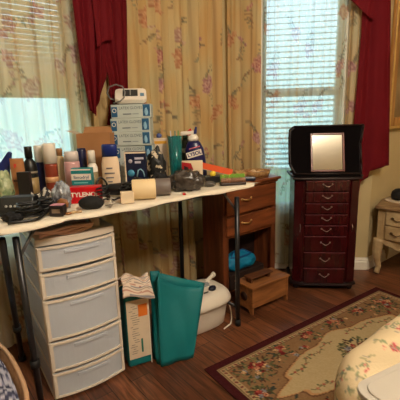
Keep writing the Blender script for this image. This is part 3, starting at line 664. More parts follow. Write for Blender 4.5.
# ------------------------------------------------------------------ rug
RL, RW = 1.30, .60
random.seed(21); cv = Canvas(RL, RW, .004, (.24, .07, .08))
X, Y = cv.X, cv.Y; e = np.minimum(np.minimum(X, RL-X), np.minimum(Y, RW-Y))
def setm(m, c): cv.a[m] = c
setm(e > .038, (.58, .48, .35)); setm(e > .042, (.40, .32, .22)); setm(e > .045, (.64, .54, .40)); setm(e > .066, (.38, .29, .20)); setm(e > .070, (.50, .38, .26))
for k in range(int((2*(RL+RW))/.017)):                       # small border scroll
    q = k*.017; inset = .056; w, h = RL-2*inset, RW-2*inset
    if q >= 2*(w+h): break
    if q < w: p = (inset+q, inset)
    elif q < w+h: p = (inset+w, inset+q-w)
    elif q < 2*w+h: p = (inset+w-(q-w-h), inset+h)
    else: p = (inset, inset+h-(q-2*w-h))
    cv.ell(p[0], p[1], .007, .004, (k % 2)*1.4+.4, ((.42, .20, .17), (.38, .36, .26))[k % 2])
cxr, cyr = RL/2, RW/2; dx, dy = (X-cxr), (Y-cyr); A = np.arctan2(dy/.15, dx/.50)
Rr = (np.abs(dx/.50)**1.7+np.abs(dy/.155)**1.7)**(1/1.7); lim = .92+.05*np.cos(8*A)+.04*np.cos(12*A)
setm((Rr < lim+.07), (.40, .27, .18)); setm((Rr < lim+.04), (.66, .50, .34)); setm((Rr < lim+.01), (.66, .58, .43))
ROSES = (((.36, .08, .09), (.66, .30, .24)), ((.45, .20, .16), (.80, .60, .45)), ((.30, .30, .36), (.62, .60, .56)), ((.28, .05, .08), (.50, .16, .15)), ((.55, .36, .24), (.82, .70, .52)))
LEAVES = ((.24, .26, .17), (.34, .34, .22), (.20, .22, .20), (.30, .20, .14), (.44, .42, .28))
def bouquet(x, y, R, nr):
    for _ in range(nr*5):
        a, r = random.uniform(0, 6.3), R*sqrt(random.random())*1.3; cv.leaf(x+r*cos(a)*1.2, y+r*sin(a)*.8, random.uniform(.014, .028), a+random.uniform(-.8, .8), random.choice(LEAVES))
    for _ in range(nr):
        a, r = random.uniform(0, 6.3), R*sqrt(random.random())*.95; cv.rose(x+r*cos(a)*1.2, y+r*sin(a)*.8, random.uniform(.008, .016), *random.choice(ROSES))
for _ in range(420):                                            # scattered border flowers
    x, y = random.uniform(.08, RL-.08), random.uniform(.08, RW-.08)
    i_, j_ = int(x/.004), int(y/.004)
    if Rr[i_, j_] < lim[i_, j_]+.12: continue
    cv.leaf(x, y, random.uniform(.014, .028), random.uniform(0, 6.3), random.choice(LEAVES))
    if random.random() < .45: cv.rose(x, y, random.uniform(.006, .013), *random.choice(ROSES))
bouquet(cxr, cyr, .062, 22)
for sx_ in (-1, 1):
    for sy_ in (-1, 1):
        bouquet(cxr+sx_*.47, cyr+sy_*.165, .060, 22); bouquet(cxr+sx_*.30, cyr+sy_*.20, .032, 9); bouquet(cxr+sx_*.555, cyr+sy_*.05, .030, 9); bouquet(cxr+sx_*.10, cyr+sy_*.205, .030, 9)
for side in (-1, 1):                                             # vine ring around the centre
    for sy_ in (-1, 1):
        pts = [(cxr+side*(.06+.31*q), cyr+sy_*(.105-.06*q**2+.010*sin(q*14))) for q in np.linspace(0, 1, 26)]
        cv.line(pts, .0022, (.42, .38, .26))
        for i, p in enumerate(pts):
            cv.leaf(p[0], p[1], .018, i*1.9, random.choice(((.36, .36, .24), (.44, .40, .28))))
            if i % 3 == 0: cv.rose(p[0], p[1], .007, (.50, .20, .17), (.70, .50, .38))
nz = RNG.uniform(-.025, .025, cv.a.shape[:2])[..., None]; cv.a += nz
nu, nv = int(RL/.0045), int(RW/.0045); U, V = np.meshgrid(np.linspace(0, 1, nu), np.linspace(0, 1, nv), indexing='ij')
P = np.stack([U*RL, -V*RW, .0075+.0006*np.sin(60*U)*np.sin(50*V)], -1)
t = thing('area_rug', 'flowered tan area rug with a dark red border on the floor', 'rug', (.866, 1.095, 0), radians(-4.6))
sheet('pile', P, cv.get(U*RL, V*RW), paintmat('rug_pile', rough=.97, bump=.5, bscale=500), t)
mb = MB(); mb.box(0, RL, -RW, 0, .0003, .0062, .002); mb.build('backing', mat('rug_edge', (.22, .05, .06), .95, noise=.03), t)

# ------------------------------------------------------------------ bed with a quilt
bz = .505; bx0, by1, bx1, by0 = .605, .428, 2.45, -1.3
t = thing('bed', 'bed with a cream quilt printed with red roses at the bottom right', 'bed')
mb = MB(); mb.box(bx0+.06, bx1-.06, by0+.06, by1-.07, .26, bz-.018, .05, seg=4); mb.build('mattress', mat('mattress_cloth', (.85, .82, .76), .9, noise=.03), t)
mb = MB(); mb.box(bx0+.08, bx1-.08, by0+.08, by1-.09, .08, .258, .01); mb.build('bed_base', mat('base_cloth', (.55, .48, .40), .9, noise=.04), t)
for x, y in ((bx0+.14, by1-.15), (bx1-.14, by1-.15), (bx0+.14, by0+.14), (bx1-.14, by0+.14)): mb = MB(); mb.cyl(.022, 0, .08, (x, y)); mb.build('leg', m_mahd, t)
random.seed(12); QW, QH = bx1-bx0+.8, by1-by0+.8; cv = Canvas(QW, QH, .003, (.80, .72, .58))
for k in range(2600):
    x, y = random.uniform(0, QW), random.uniform(0, QH); th = random.uniform(0, 6.3)
    pts = [(x, y)]
    for i in range(5): th += random.uniform(-.6, .6); pts.append((pts[-1][0]+cos(th)*.011, pts[-1][1]+sin(th)*.011))
    cv.line(pts, .0016, (.50, .50, .38), .7)
    for p in pts[1:]: cv.leaf(p[0], p[1], random.uniform(.010, .019), th+random.choice((-1, 1))*1.2, random.choice(((.46, .52, .38), (.42, .48, .42), (.60, .58, .44), (.56, .54, .50))), .8)
    if k % 3 == 0: cv.rose(x, y, random.uniform(.010, .018), (.60, .14, .20), (.86, .52, .50), .9); cv.rose(x+.014, y+.008, .008, (.68, .26, .28), (.88, .64, .58), .85)
    elif k % 3 == 1:
        for i in range(3): cv.rose(x+random.uniform(-.014, .014), y+random.uniform(-.014, .014), .005, (.66, .25, .28), (.86, .58, .52), .85)
# quilt: rounded-corner top rolling over the edge and hanging down
nx_, ny_ = 520, 420; SXv = np.linspace(bx0-.32, bx1+.32, nx_); SYv = np.linspace(by0-.32, by1+.32, ny_)
SX_, SY_ = np.meshgrid(SXv, SYv, indexing='ij'); cxq, cyq = (bx0+bx1)/2, (by0+by1)/2; r_, Rc = .07, .13
qx, qy = np.abs(SX_-cxq)-((bx1-bx0)/2-r_-Rc), np.abs(SY_-cyq)-((by1-by0)/2-r_-Rc); mxq, myq = np.maximum(qx, 0), np.maximum(qy, 0)
ln = np.hypot(mxq, myq)+1e-9; dd = np.maximum(ln-Rc, 0); ux, uy = mxq/ln*np.sign(SX_-cxq), myq/ln*np.sign(SY_-cyq)
arc = r_*pi/2; th_ = np.minimum(dd/r_, pi/2); outw = r_*np.sin(th_); drop = np.where(dd < arc, r_*(1-np.cos(th_)), r_+(dd-arc))
drop = np.minimum(drop, .44); per = np.arctan2(uy, ux)*.3+(SX_*np.abs(uy)+SY_*np.abs(ux))
outw = outw+np.clip(drop-.06, 0, 1)*(.10*np.sin(per*26))
P = np.stack([SX_-ux*dd+ux*outw, SY_-uy*dd+uy*outw, bz+.005*np.sin(SX_*38)*np.sin(SY_*38)*(dd < arc)-drop], -1)
C_ = cv.get((SXv-bx0+.4)[:, None]+0*SYv[None, :], (SYv-by0+.4)[None, :]+0*SXv[:, None])
sheet('quilt', P, C_, paintmat('quilt_cloth', rough=.9, bump=.4, bscale=150), t, .004)

# ------------------------------------------------------------------ plastic storage bin on the bed
t = thing('storage_bin', 'milky plastic storage bin with a flat lid on the quilt', 'storage bin', (.574, .296, bz+.009), radians(-12))
m_milk = mat('milky_plastic', (.80, .77, .72), .4, noise=.01, translucent=.3)
def rr2(x0, x1, y0, y1, r, n=6):
    o = []
    for cx, cy, a0 in ((x1-r, y1-r, 0), (x0+r, y1-r, 90), (x0+r, y0+r, 180), (x1-r, y0+r, 270)):
        for k in range(n+1): a = radians(a0+90*k/n); o.append((cx+r*cos(a), cy+r*sin(a)))
    return o
mb = MB(); mb.prism(rr2(.012, .298, -.208, -.012, .025), .042); mb.build('bin_body', m_milk, t)
mb = MB(); mb.prism(rr2(0, .31, -.22, 0, .030), .010, TR(0, 0, .0425)); mb.prism(rr2(.014, .296, -.206, -.014, .022), .003, TR(0, 0, .053)); mb.build('bin_lid', m_milk, t, bevel=.003)

# ------------------------------------------------------------------ cream nightstand
m_ant = mat('antique_cream', (.76, .66, .50), .45, col2=(.62, .50, .34), nscale=14)
m_antt = wood('antique_top', (.40, .29, .18), (.66, .54, .40), .35, axis=0)
m_antd = mat('antique_handle', (.30, .22, .13), .4, .6)
t = thing('nightstand', 'antique cream nightstand with curved legs and two drawers by the wall', 'nightstand', (2.345, 1.100, 0), radians(-74))
# local x runs along the front towards the camera, local y goes back into the room's right
NW, ND, NH = .46, .36, .475
def ser(x): return -.014*sin(pi*(x/NW)*2-.6)*1-.012*sin(pi*x/NW)
fr_ = [(NW*k/24, ser(NW*k/24)) for k in range(25)]
mb = MB(); mb.prism([(x*1.07-.018, y-.018) for x, y in fr_]+[(NW+.018, ND), (-.018, ND)], .018, TR(0, 0, NH-.018)); mb.build('top', m_antt, t, bevel=.006)
mb = MB(); mb.prism([(x, y+.006) for x, y in fr_]+[(NW, ND-.01), (0, ND-.01)], .205, TR(0, 0, NH-.224)); mb.build('case', m_ant, t)
for a, b in ((NH-.118, NH-.030), (NH-.214, NH-.126)):
    xs = [.05+.36*k/20 for k in range(21)]; mb = MB(); mb.prism([(x, ser(x)-.006) for x in xs]+[(x, ser(x)+.0058) for x in xs[::-1]], b-a, TR(0, 0, a)); dr = mb.build('drawer', m_ant, t, bevel=.003)
    for hx in (.12, .34):
        y0 = ser(hx)-.008; zc = (a+b)/2; mb = MB()
        mb.tube([(hx-.028+.056*k/12, y0-.010*sin(pi*k/12), zc+.004-.012*sin(pi*k/12)) for k in range(13)], .0026, 8)
        for s in (-1, 1): mb.blob((hx+s*.03, y0, zc+.006), .010, .003, .007, .2, 2, 1, 2)
        mb.build('handle', m_antd, dr)
ap = [(0.03, 0), (NW-.03, 0)] + [(NW-.03-(NW-.06)*k/24, -.018-.030*abs(sin(pi*k/24*2))**.7*(1 if 4 < k < 20 else .6)-.02*(1-abs(k-12)/12)) for k in range(25)]
mb = MB(); mb.prism(ap, .012, Matrix(((1, 0, 0, 0), (0, 0, -1, .010), (0, 1, 0, NH-.2245), (0, 0, 0, 1)))); mb.build('scalloped_apron', m_ant, t)
for (x, y, sx_, sy_) in ((.018, .022, -1, -1), (NW-.018, .022, 1, -1), (.018, ND-.03, -1, 1), (NW-.018, ND-.03, 1, 1)):
    mb = MB(); pts = []; rad = []
    for k in range(17):
        v = k/16; z = (NH-.226)*(1-v)+.012*v; bx = .020*sin(pi*v*1.35)*(1-v*.2)-.012*max(0, v-.6)*1.5; f = .018*max(0, v-.82)/.18
        pts.append((x+sx_*(bx*.6+f)*.8, y+sy_*(bx*.6+f)*.8, z)); rad.append(.026*(1-v)**.8+.0105+.008*max(0, v-.86)/.14)
    mb.tube(pts, rad, 12); mb.build('leg', m_ant, t)
# on it: a white ruffled doily and a dark rounded object
n3 = Vector((2.345, 1.100, 0)); RN = RZ(radians(-74))
def onNS(x, y, z=0): return n3+RN @ Vector((x, y, NH+z))
p = onNS(.105, .225, .0008); mb = MB(); mb.lathe([(.0001, 0), (.10, 0), (.104, .003), (.10, .006), (.06, .004), (.0001, .004)], (0, 0, 0), 36)
o = mb.build('lace_doily', mat('lace_white', (.86, .80, .72), .9, noise=.12, nscale=60)); o.location = p; tag(o, 'round white lace doily on the cream nightstand', 'doily')
mb = MB(); mb.lathe([(.03, 0), (.050, .006), (.056, .03), (.050, .055), (.03, .072), (.0001, .076)], (0, 0, 0), 24); t = thing('black_pouch', 'black rounded pouch sitting on the lace doily', 'pouch', onNS(.092, .225, .0075)); mb.build('pouch_body', mat('black_fabric', (.05, .05, .06), .8, noise=.03, nscale=60), t)
mb = MB(); mb.tube([(-.045, -.028, .04), (0, -.056, .045), (.045, -.03, .04)], .002, 6); mb.build('zip', m_silver, t)

# ------------------------------------------------------------------ gold picture frame on the front panel wall
t = thing('picture_frame', 'wide gold wooden picture frame on the wall beside the red drape', 'picture frame')
px0, px1, pz0, pz1 = 2.515, 2.93, .955, 1.75
mgf = wood('gold_frame_wood', (.55, .36, .16), (.74, .54, .28), .4, axis=2)
mb = MB(); w = .075
for (a, b, c, d) in ((px0, px0+w, pz0, pz1), (px1-w, px1, pz0, pz1), (px0+w, px1-w, pz0, pz0+w), (px0+w, px1-w, pz1-w, pz1)):
    mb.box(a, b, 1.153, 1.178, c, d, .006)
mb.build('frame', mgf, t)
mb = MB()
for (a, b, c, d) in ((px0+.0, px0+.018, pz0, pz1), (px1-.018, px1, pz0, pz1), (px0+.018, px1-.018, pz0, pz0+.018), (px0+.018, px1-.018, pz1-.018, pz1)): mb.box(a, b, 1.146, 1.1528, c, d, .003)
mb.build('frame_bead', mat('pale_gold', (.84, .68, .40), .35, .3, noise=.08, nscale=30), t)
mb = MB(); mb.box(px0+w, px1-w, 1.162, 1.172, pz0+w, pz1-w); mb.build('picture', mat('faded_picture', (.60, .50, .36), .5, noise=.15, nscale=6), t)

# ------------------------------------------------------------------ ceiling lamp (above the frame, seen in the mirror)
t = thing('ceiling_lamp', 'round ceiling lamp with a frosted shade', 'lamp', (.60, -.45, 0))
mb = MB(); mb.lathe([(.09, 2.37), (.13, 2.375), (.13, 2.399), (.0001, 2.399)], (0, 0, 0), 32); mb.build('lamp_base', m_brass, t)
mb = MB(); mb.lathe([(.0001, 2.29), (.10, 2.30), (.17, 2.33), (.19, 2.365), (.17, 2.369), (.0001, 2.369)], (0, 0, 0), 32); mb.build('lamp_shade', mat('lamp_glow', (1, .95, .85), .5, emit=((1, .88, .70), 4)), t)

# ------------------------------------------------------------------ things on the folding table
FACE = -AZ                                            # turned towards the room like most of the boxes
def spot(px, Y, z=None):
    p = at(px, 190, Y); return Vector((p.x, Y, TS if z is None else z))
def mpp(p): return float(np.dot(np.array(p)-np.array([0, 0, H]), FW))/F
def hgt(px, py, Y): return at(px, py, Y).z-TS
def cmat(c, rough=.4, **k): return mat('tint_%02d%02d%02d' % tuple(int(99*x) for x in c)+('_%d' % int(rough*100)), c, rough, **k)
def bottle(name, label, cat, px, wpx, ytop, Y, segs, sy=1, rz=FACE, group=None, tilt=0):
    # segs: (part name or None, material, [(radius fraction, height fraction), ...])
    p = spot(px, Y); r = wpx*mpp(p)/2; h = hgt(px, ytop, Y); t = thing(name, label, cat, p, rz, group)
    for nm, m, prof in segs:
        mb = MB(); mb.lathe([(max(a*r, .0001), b*h) for a, b in prof], (0, 0, 0), 24, None, True, 1, sy); mb.build(nm, m, t)
    if tilt: t.rotation_euler = (0, tilt, rz)
    return t, r, h
blk = mat('black_plastic', (.05, .05, .055), .4); navy = cmat((.07, .09, .24), .35); wht = cmat((.90, .87, .82), .4)
t, r, h = bottle('shampoo_bottle', 'black bottle with a gold label standing before the window, left of the navy one', 'bottle', 33, 13, 146, 1.64,
    [('body', blk, [(.92, 0), (1, .03), (1, .60), (.85, .70), (.5, .76), (.42, .78)]), ('cap', blk, [(.55, .781), (.55, .99), (.5, 1), (0, 1)]), ('label', cmat((.62, .52, .34), .4), [(1.015, .12), (1.015, .42)]), ('label_band', cmat((.55, .5, .42), .4), [(1.012, .50), (1.012, .54)])])
bottle('lotion_bottle', 'slim navy bottle with a white cap left of the brown spray can', 'bottle', 43, 8.5, 145, 1.67,
    [('body', navy, [(.9, 0), (1, .02), (1, .66), (.98, .68)]), ('cap', wht, [(1, .681), (1, .98), (.92, 1), (0, 1)])])
bottle('spray_can', 'red-brown spray can with a wide white cap', 'can', 53.5, 12.5, 143, 1.60,
    [('body', cmat((.50, .20, .12), .35), [(.95, 0), (1, .02), (1, .60), (.95, .64)]), ('cap', wht, [(1.0, .641), (1.0, .97), (.94, 1), (0, 1)]), ('label', cmat((.80, .60, .42), .5), [(1.012, .30), (1.012, .40)])])
bottle('slim_bottle', 'cream slim bottle right of the brown spray can', 'bottle', 63.3, 8, 148, 1.68,
    [('body', cmat((.78, .68, .52), .4), [(.9, 0), (1, .02), (1, .78), (.7, .84)]), ('cap', cmat((.62, .42, .25), .4), [(.72, .841), (.72, .98), (.6, 1), (0, 1)])])
bottle('pink_bottle', 'frosted bottle of pink liquid behind the teal box', 'bottle', 74.5, 15, 151, 1.60,
    [('body', cmat((.80, .62, .62), .3), [(.9, 0), (1, .03), (1, .72), (.94, .78)]), ('cap', cmat((.84, .80, .78), .35), [(.93, .781), (.9, .97), (.8, 1), (0, 1)])])
bottle('navy_capped_bottle', 'dark navy bottle rising between the pink bottle and the cardboard box', 'bottle', 85, 9, 148, 1.63,
    [('body', navy, [(.9, 0), (1, .03), (1, .94), (.85, 1), (0, 1)])])
bottle('pill_bottle', 'small white bottle with a tan label in front of the cardboard box', 'bottle', 94.5, 10, 150, 1.54,
    [('body', wht, [(.95, 0), (1, .03), (1, .62), (.7, .70), (.6, .72)]), ('cap', wht, [(.72, .721), (.68, .97), (.6, 1), (0, 1)]), ('label', cmat((.55, .48, .34), .5), [(1.012, .18), (1.012, .52)])])
t, r, h = bottle('powder_bottle', 'white bottle with a blue cap in front of the cardboard box', 'bottle', 112.5, 18, 144, 1.50,
    [('body', cmat((.90, .80, .68), .4), [(.88, 0), (.96, .03), (1, .3), (.97, .62), (.82, .74), (.78, .76)]), ('cap', cmat((.06, .16, .45), .35), [(.86, .761), (.84, .97), (.76, 1), (0, 1)])], .62)
for k, (zz, ww) in enumerate(((.52, .55), (.42, .9), (.33, .7), (.25, .4))):
    mb = MB(); mb.box(-r*ww*.6, r*ww*.6, -r*.62-.0012, -r*.60, h*zz, h*(zz+.025)); mb.build('label_line', cmat((.45, .42, .45), .5), t)
# cardboard box
p = spot(100.5, 1.675); w = 31.5*mpp(p); h = hgt(100, 133, 1.675); m_card = mat('cardboard', (.66, .47, .30), .85, noise=.05, nscale=12)
t = thing('cardboard_box', 'open brown cardboard box behind the bottles below the red scarf', 'box', p, FACE)
for n_, (a, b, c, d) in enumerate(((-w/2, w/2, -.05, -.046), (-w/2, w/2, .042, .046), (-w/2, -w/2+.004, -.0458, .0418), (w/2-.004, w/2, -.0458, .0418))): mb = MB(); mb.box(a, b, c, d, .0005, h); mb.build('box_wall', m_card, t)
mb = MB(); mb.box(-w/2+.0045, w/2-.0045, -.0455, .0415, .0005, .004); mb.build('box_bottom', m_card, t)
mb = MB(); mb.box(-w/2+.005, w/2-.01, -.001, .001, 0, .045, 0, TR(0, .046, h) @ RX(radians(-50))); mb.build('flap', m_card, t)
mb = MB(); mb.box(-.001, .001, -.04, .04, 0, .05, 0, TR(-w/2, 0, h) @ RY(radians(-72))); mb.build('flap', mat('cardboard_print', (.80, .72, .62), .7, noise=.1), t)
# glove boxes
m_glove = mat('glove_box_card', (.72, .76, .74), .45, noise=.02, nscale=30); m_gblue = cmat((.12, .34, .50), .4)
p0_ = spot(137, 1.66); w = 37.5*mpp(p0_); hb = 13.1*mpp(p0_); n_box = max(3, round(hgt(137, 104.5, 1.66)/hb)); hb = hgt(137, 104.5, 1.66)/n_box
gb = thing('glove_box', 'x', 'box', p0_, FACE, 'stacked glove boxes')
mb = MB(); mb.box(-w/2, w/2, -.05, .05, 0, hb-.0008, .002); mb.build('carton', m_glove, gb)
mb = MB(); mb.box(-w/2+.002, -w/2+.030, -.0512, -.0502, .006, hb-.012); e1 = mb.build('blue_corner', m_gblue, gb)
mb = MB(); mb.lathe([(.007, 0), (.010, 0), (.010, .0006), (.007, .0006), (.007, 0)], (0, 0, 0), 20, TR(-w/2+.016, -.0512, hb*.55) @ RX(pi/2)); mb.build('round_mark', wht, e1)
mb = MB(); mb.box(w/2-.040, w/2-.006, -.0512, -.0502, .008, hb-.003); e2 = mb.build('blue_picture', m_gblue, gb)
mb = MB(); mb.blob((w/2-.024, -.0513, hb*.42), .008, .0008, .020, .2, 2, 3, 2); mb.build('hand_picture', cmat((.55, .72, .82), .5), e2)
text('LATEX GLOVES', .019, cmat((.36, .40, .42), .5), gb, (-.002, -.0504, hb*.72), sx=.85)
mb = MB(); mb.box(-.04, .0, -.0508, -.0502, hb*.26, hb*.33); mb.build('printed_line', cmat((.34, .38, .42), .5), gb)
mb = MB(); mb.box(.006, .035, -.0508, -.0502, hb*.27, hb*.32); mb.build('printed_line', cmat((.50, .54, .56), .5), gb)
names = {1: 'lowest of the pale glove boxes, on the tabletop', n_box: 'topmost pale glove box, under the white blood pressure monitor', n_box-1: 'pale glove box, second from the top of the stack', n_box-2: 'pale glove box, third from the top of the stack', 2: 'pale glove box, second from the bottom of the stack'}
gb['label'] = names[1]
for k in range(1, n_box):
    c = copy_tree(gb); c.location = p0_+Vector((.0045*((k*7) % 3-1), .002*((k*5) % 3-1), k*hb)); c.rotation_euler = (0, 0, FACE+radians(((k*3) % 4-1.5)*1.1)); c['label'] = names.get(k+1, 'pale glove box in the middle of the stack')
# blood pressure monitor
q = p0_+Vector((0, 0, n_box*hb+.0005)); t = thing('pressure_monitor', 'white blood pressure monitor with a grey tube on the glove boxes', 'monitor', q+Vector((.0, .0, 0)), FACE+radians(8))
M = TR(.0, 0, .002) @ RX(radians(14)); mb = MB(); mb.prism([(x, y) for x, y in rr2(-.075, .075, -.050, .048, .022)], .026, TR(0, .01, .030) @ RX(radians(36))); mb.build('monitor_body', wht, t, bevel=.005)
mb = MB(); mb.box(-.06, .06, -.01, .05, 0, .038, .006); mb.build('monitor_base', mat('grey_plastic', (.62, .63, .64), .4), t)
M = TR(0, .01, .030) @ RX(radians(36)); mb = MB(); mb.box(-.038, .034, -.024, .032, .0262, .028, .002, M); sc_ = mb.build('screen', cmat((.22, .24, .24), .2), t)
mb = MB(); mb.box(-.004, .001, -.020, .028, .0282, .0288, 0, M); mb.build('screen_divider', cmat((.5, .5, .48), .3), sc_)
mb = MB(); mb.box(.045, .064, -.025, .0, .0262, .029, .003, M); mb.build('button', cmat((.35, .5, .62), .3), t)
mb = MB(); mb.tube([(-.07, .01, .02), (-.10, .01, .03), (-.112, .0, .055), (-.098, -.01, .083), (-.065, -.02, .092), (-.035, -.03, .082), (-.025, -.035, .055), (-.03, -.05, .03), (-.05, -.058, .012), (-.08, -.05, .006)], .0035, 8); mb.build('air_tube', cmat((.45, .45, .44), .4), t)
# boxes with printing
def carton(name, label, px, wpx, ytop, Y, dep, m, rz=FACE, tilt=0, cat='box', hm=None):
    p = spot(px, Y); w = wpx*mpp(p); h = hgt(px, ytop, Y) if hm is None else hm; t = thing(name, label, cat, p, rz)
    mb = MB(); mb.box(-w/2, w/2, 0, dep, 0, h, .002); mb.build('carton', m, t); return t, w, h
t, w, h = carton('teal_medicine_box', 'teal and white medicine box standing behind the red one', 82.5, 20, 168, 1.475, .035, cmat((.05, .50, .52), .4), FACE-.03)
mb = MB(); mb.box(-w/2+.001, w/2-.001, -.0010, -.0002, h*.62, h*.82); mb.build('white_band', wht, t); text('Benadryl', .018, cmat((.10, .35, .50), .4), t, (0, -.0014, h*.71), sx=1.0)
mb = MB(); mb.box(-w/2+.001, w/2-.001, -.0010, -.0002, h*.93, h*.97); mb.build('white_edge', wht, t); mb = MB(); mb.box(-w*.38, w*.2, -.0010, -.0002, h*.40, h*.45); mb.build('print_line', cmat((.55, .80, .80), .4), t); mb = MB(); mb.box(-w*.38, w*.32, -.0010, -.0002, h*.52, h*.55); mb.build('print_line', cmat((.55, .80, .80), .4), t)
t, w, h = carton('red_medicine_box', 'low red medicine box with white lettering in front of the teal one', 84.5, 30, 187, 1.395, .05, cmat((.78, .06, .10), .35), FACE+.10)
text('TYLENOL', .024, wht, t, (0, -.0006, h*.52), bold=.0008, sx=1.05)
t, w, h = carton('dark_blue_box', 'dark blue box with a white rim in front of the glove boxes', 137, 21, 151.5, 1.49, .04, cmat((.05, .10, .22), .35), FACE+.03)
for a, b, c, d in ((-w/2+.0005, w/2-.0005, h-.008, h-.001), (-w/2+.0005, -w/2+.006, .002, h-.0085)): mb = MB(); mb.box(a, b, -.0010, -.0002, c, d); mb.build('white_border', cmat((.88, .80, .70), .4), t)
mb = MB(); mb.lathe([(.0001, 0), (.016, 0), (.016, .0008), (.0001, .0008)], (0, 0, 0), 20, TR(-w*.22, -.0002, h*.45) @ RX(pi/2)); mb.build('blue_disc', cmat((.25, .55, .68), .4), t)
mb = MB(); mb.lathe([(.0001, 0), (.009, 0), (.009, .0008), (.0001, .0008)], (0, 0, 0), 20, TR(-w*.22, -.0002, h*.76) @ RX(pi/2)); mb.build('pale_disc', cmat((.7, .68, .74), .4), t)
for zz, ww in ((.80, .40), (.70, .26)): mb = MB(); mb.box(-w*.02, w*ww, -.0010, -.0002, h*zz, h*(zz+.055)); mb.build('print_line', cmat((.75, .74, .80), .4), t)
mb = MB(); mb.tube([(w*.05, -.001, h*.36), (w*.12, -.001, h*.52), (w*.24, -.001, h*.55), (w*.36, -.001, h*.48), (w*.40, -.001, h*.34)], .003, 6); mb.build('arc_print', cmat((.55, .72, .80), .4), t)
t, w, h = carton('white_red_box', 'white carton with a red swoosh below the blue cleaner bottle', 193, 21, 161, 1.45, .04, cmat((.88, .80, .68), .4), FACE+.02)
mb = MB(); mb.prism([(-w/2+.001, h*.05), (-w/2+.001, h*.97), (-w*.05, h*.90), (w*.05, h*.60), (-w*.10, h*.45), (-w*.15, h*.05)], .0008, Matrix(((1, 0, 0, 0), (0, 0, -1, -.0002), (0, 1, 0, 0), (0, 0, 0, 1)))); sw = mb.build('red_swoosh', cmat((.62, .08, .12), .4), t)
mb = MB(); mb.prism([(-w*.40, h*.05), (-w*.38, h*.80), (-w*.18, h*.72), (-w*.20, h*.05)], .0008, Matrix(((1, 0, 0, 0), (0, 0, -1, -.0012), (0, 1, 0, 0), (0, 0, 0, 1)))); mb.build('dark_patch', cmat((.14, .06, .08), .4), sw)
text('all', .032, cmat((.35, .25, .28), .4), t, (w*.22, -.0006, h*.45))
# cleaner bottle
t, r, h = bottle('cleaner_bottle', 'navy blue cleaner bottle with a white neck and a red nozzle', 'bottle', 198, 20, 128, 1.575,
    [('body', cmat((.08, .08, .30), .3), [(.90, 0), (.98, .03), (1, .35), (.92, .58), (.68, .70), (.5, .75)]), ('neck', wht, [(.48, .751), (.55, .80), (.42, .86), (.34, .88)])], .6, FACE, None, radians(-5))
mb = MB(); mb.box(-r*1.15, r*.15, -.014, .014, h*.881, h*.96, .006, TR(0, 0, 0)); mb.build('spray_head', wht, t)
mb = MB(); mb.prism([(-r*.95, h*.90), (-r*.1, h*1.01), (r*.02, h*.93), (-r*.2, h*.86)], .022, Matrix(((1, 0, 0, 0), (0, 0, -1, .011), (0, 1, 0, .0), (0, 0, 0, 1)))); mb.build('red_nozzle', cmat((.80, .08, .12), .35), t, bevel=.003)
mb = MB(); mb.prism([(r*.05, h*.885), (r*.35, h*1.03), (r*.52, h*1.02), (r*.42, h*.885)], .022, Matrix(((1, 0, 0, 0), (0, 0, -1, .011), (0, 1, 0, .0), (0, 0, 0, 1)))); mb.build('blue_trigger', cmat((.12, .16, .42), .35), t, bevel=.003)
mb = MB(); mb.box(-r*.80, r*.72, -.0008, .0005, -h*.06, h*.06, 0, TR(0, -r*.6-.001, h*.50) @ RY(radians(-10))); mb.build('label_patch', wht, t)
text('LYSOL', .026, cmat((.10, .12, .40), .4), t, (-r*.02, -r*.6-.0022, h*.50), (pi/2, radians(-10), 0), bold=.0008)
mb = MB(); mb.box(-r*.5, r*.6, -.0006, .0004, -h*.012, h*.012, 0, TR(0, -r*.57-.0006, h*.62) @ RY(radians(-10))); mb.build('pink_band', cmat((.75, .40, .50), .4), t)
# cup, dark green bottle, packet
p = spot(177, 1.60); r = 7*mpp(p); h = hgt(177, 136, 1.60); m_cup = mat('teal_glass', (.08, .45, .46), .15, alpha=.62)
t = thing('teal_tumbler', 'tall translucent teal tumbler left of the blue cleaner bottle', 'cup', p); mb = MB(); mb.lathe([(r*.75, 0), (r*.8, .003), (r, h), (r*.94, h), (r*.74, .008), (.0001, .008)], (0, 0, 0), 28); mb.build('cup_wall', m_cup, t)
for k in range(3): mb = MB(); a = k*2.1; mb.tube([(r*.4*cos(a), r*.4*sin(a), .012), (r*.62*cos(a), r*.62*sin(a), h*1.12)], .0028, 8); mb.build('brush_handle', (cmat((.35, .62, .30), .4), cmat((.80, .82, .84), .4), cmat((.1, .5, .5), .4))[k], t)
bottle('dark_green_bottle', 'small dark green bottle with a white mark between tumbler and cleaner', 'bottle', 187, 8, 134, 1.695,
    [('body', cmat((.07, .16, .12), .3), [(.9, 0), (1, .03), (1, .80), (.7, .88)]), ('cap', cmat((.10, .20, .14), .4), [(.7, .881), (.66, .98), (.5, 1), (0, 1)]), ('label', cmat((.62, .66, .60), .4), [(1.015, .55), (1.015, .66)])])
t, w, h = carton('yellow_packet', 'white and yellow packet standing behind the patterned bag', 161.5, 15, 138, 1.715, .02, cmat((.86, .78, .70), .5))
mb = MB(); mb.box(-w*.3, w*.5-.001, -.0010, -.0002, h*.86, h*.93); mb.build('yellow_stripe', cmat((.90, .66, .20), .5), t); mb = MB(); mb.blob((0, .01, h+.012), .015, .012, .014, .1, 2, 4, 2); mb.build('blue_cap', cmat((.30, .36, .60), .4), t)
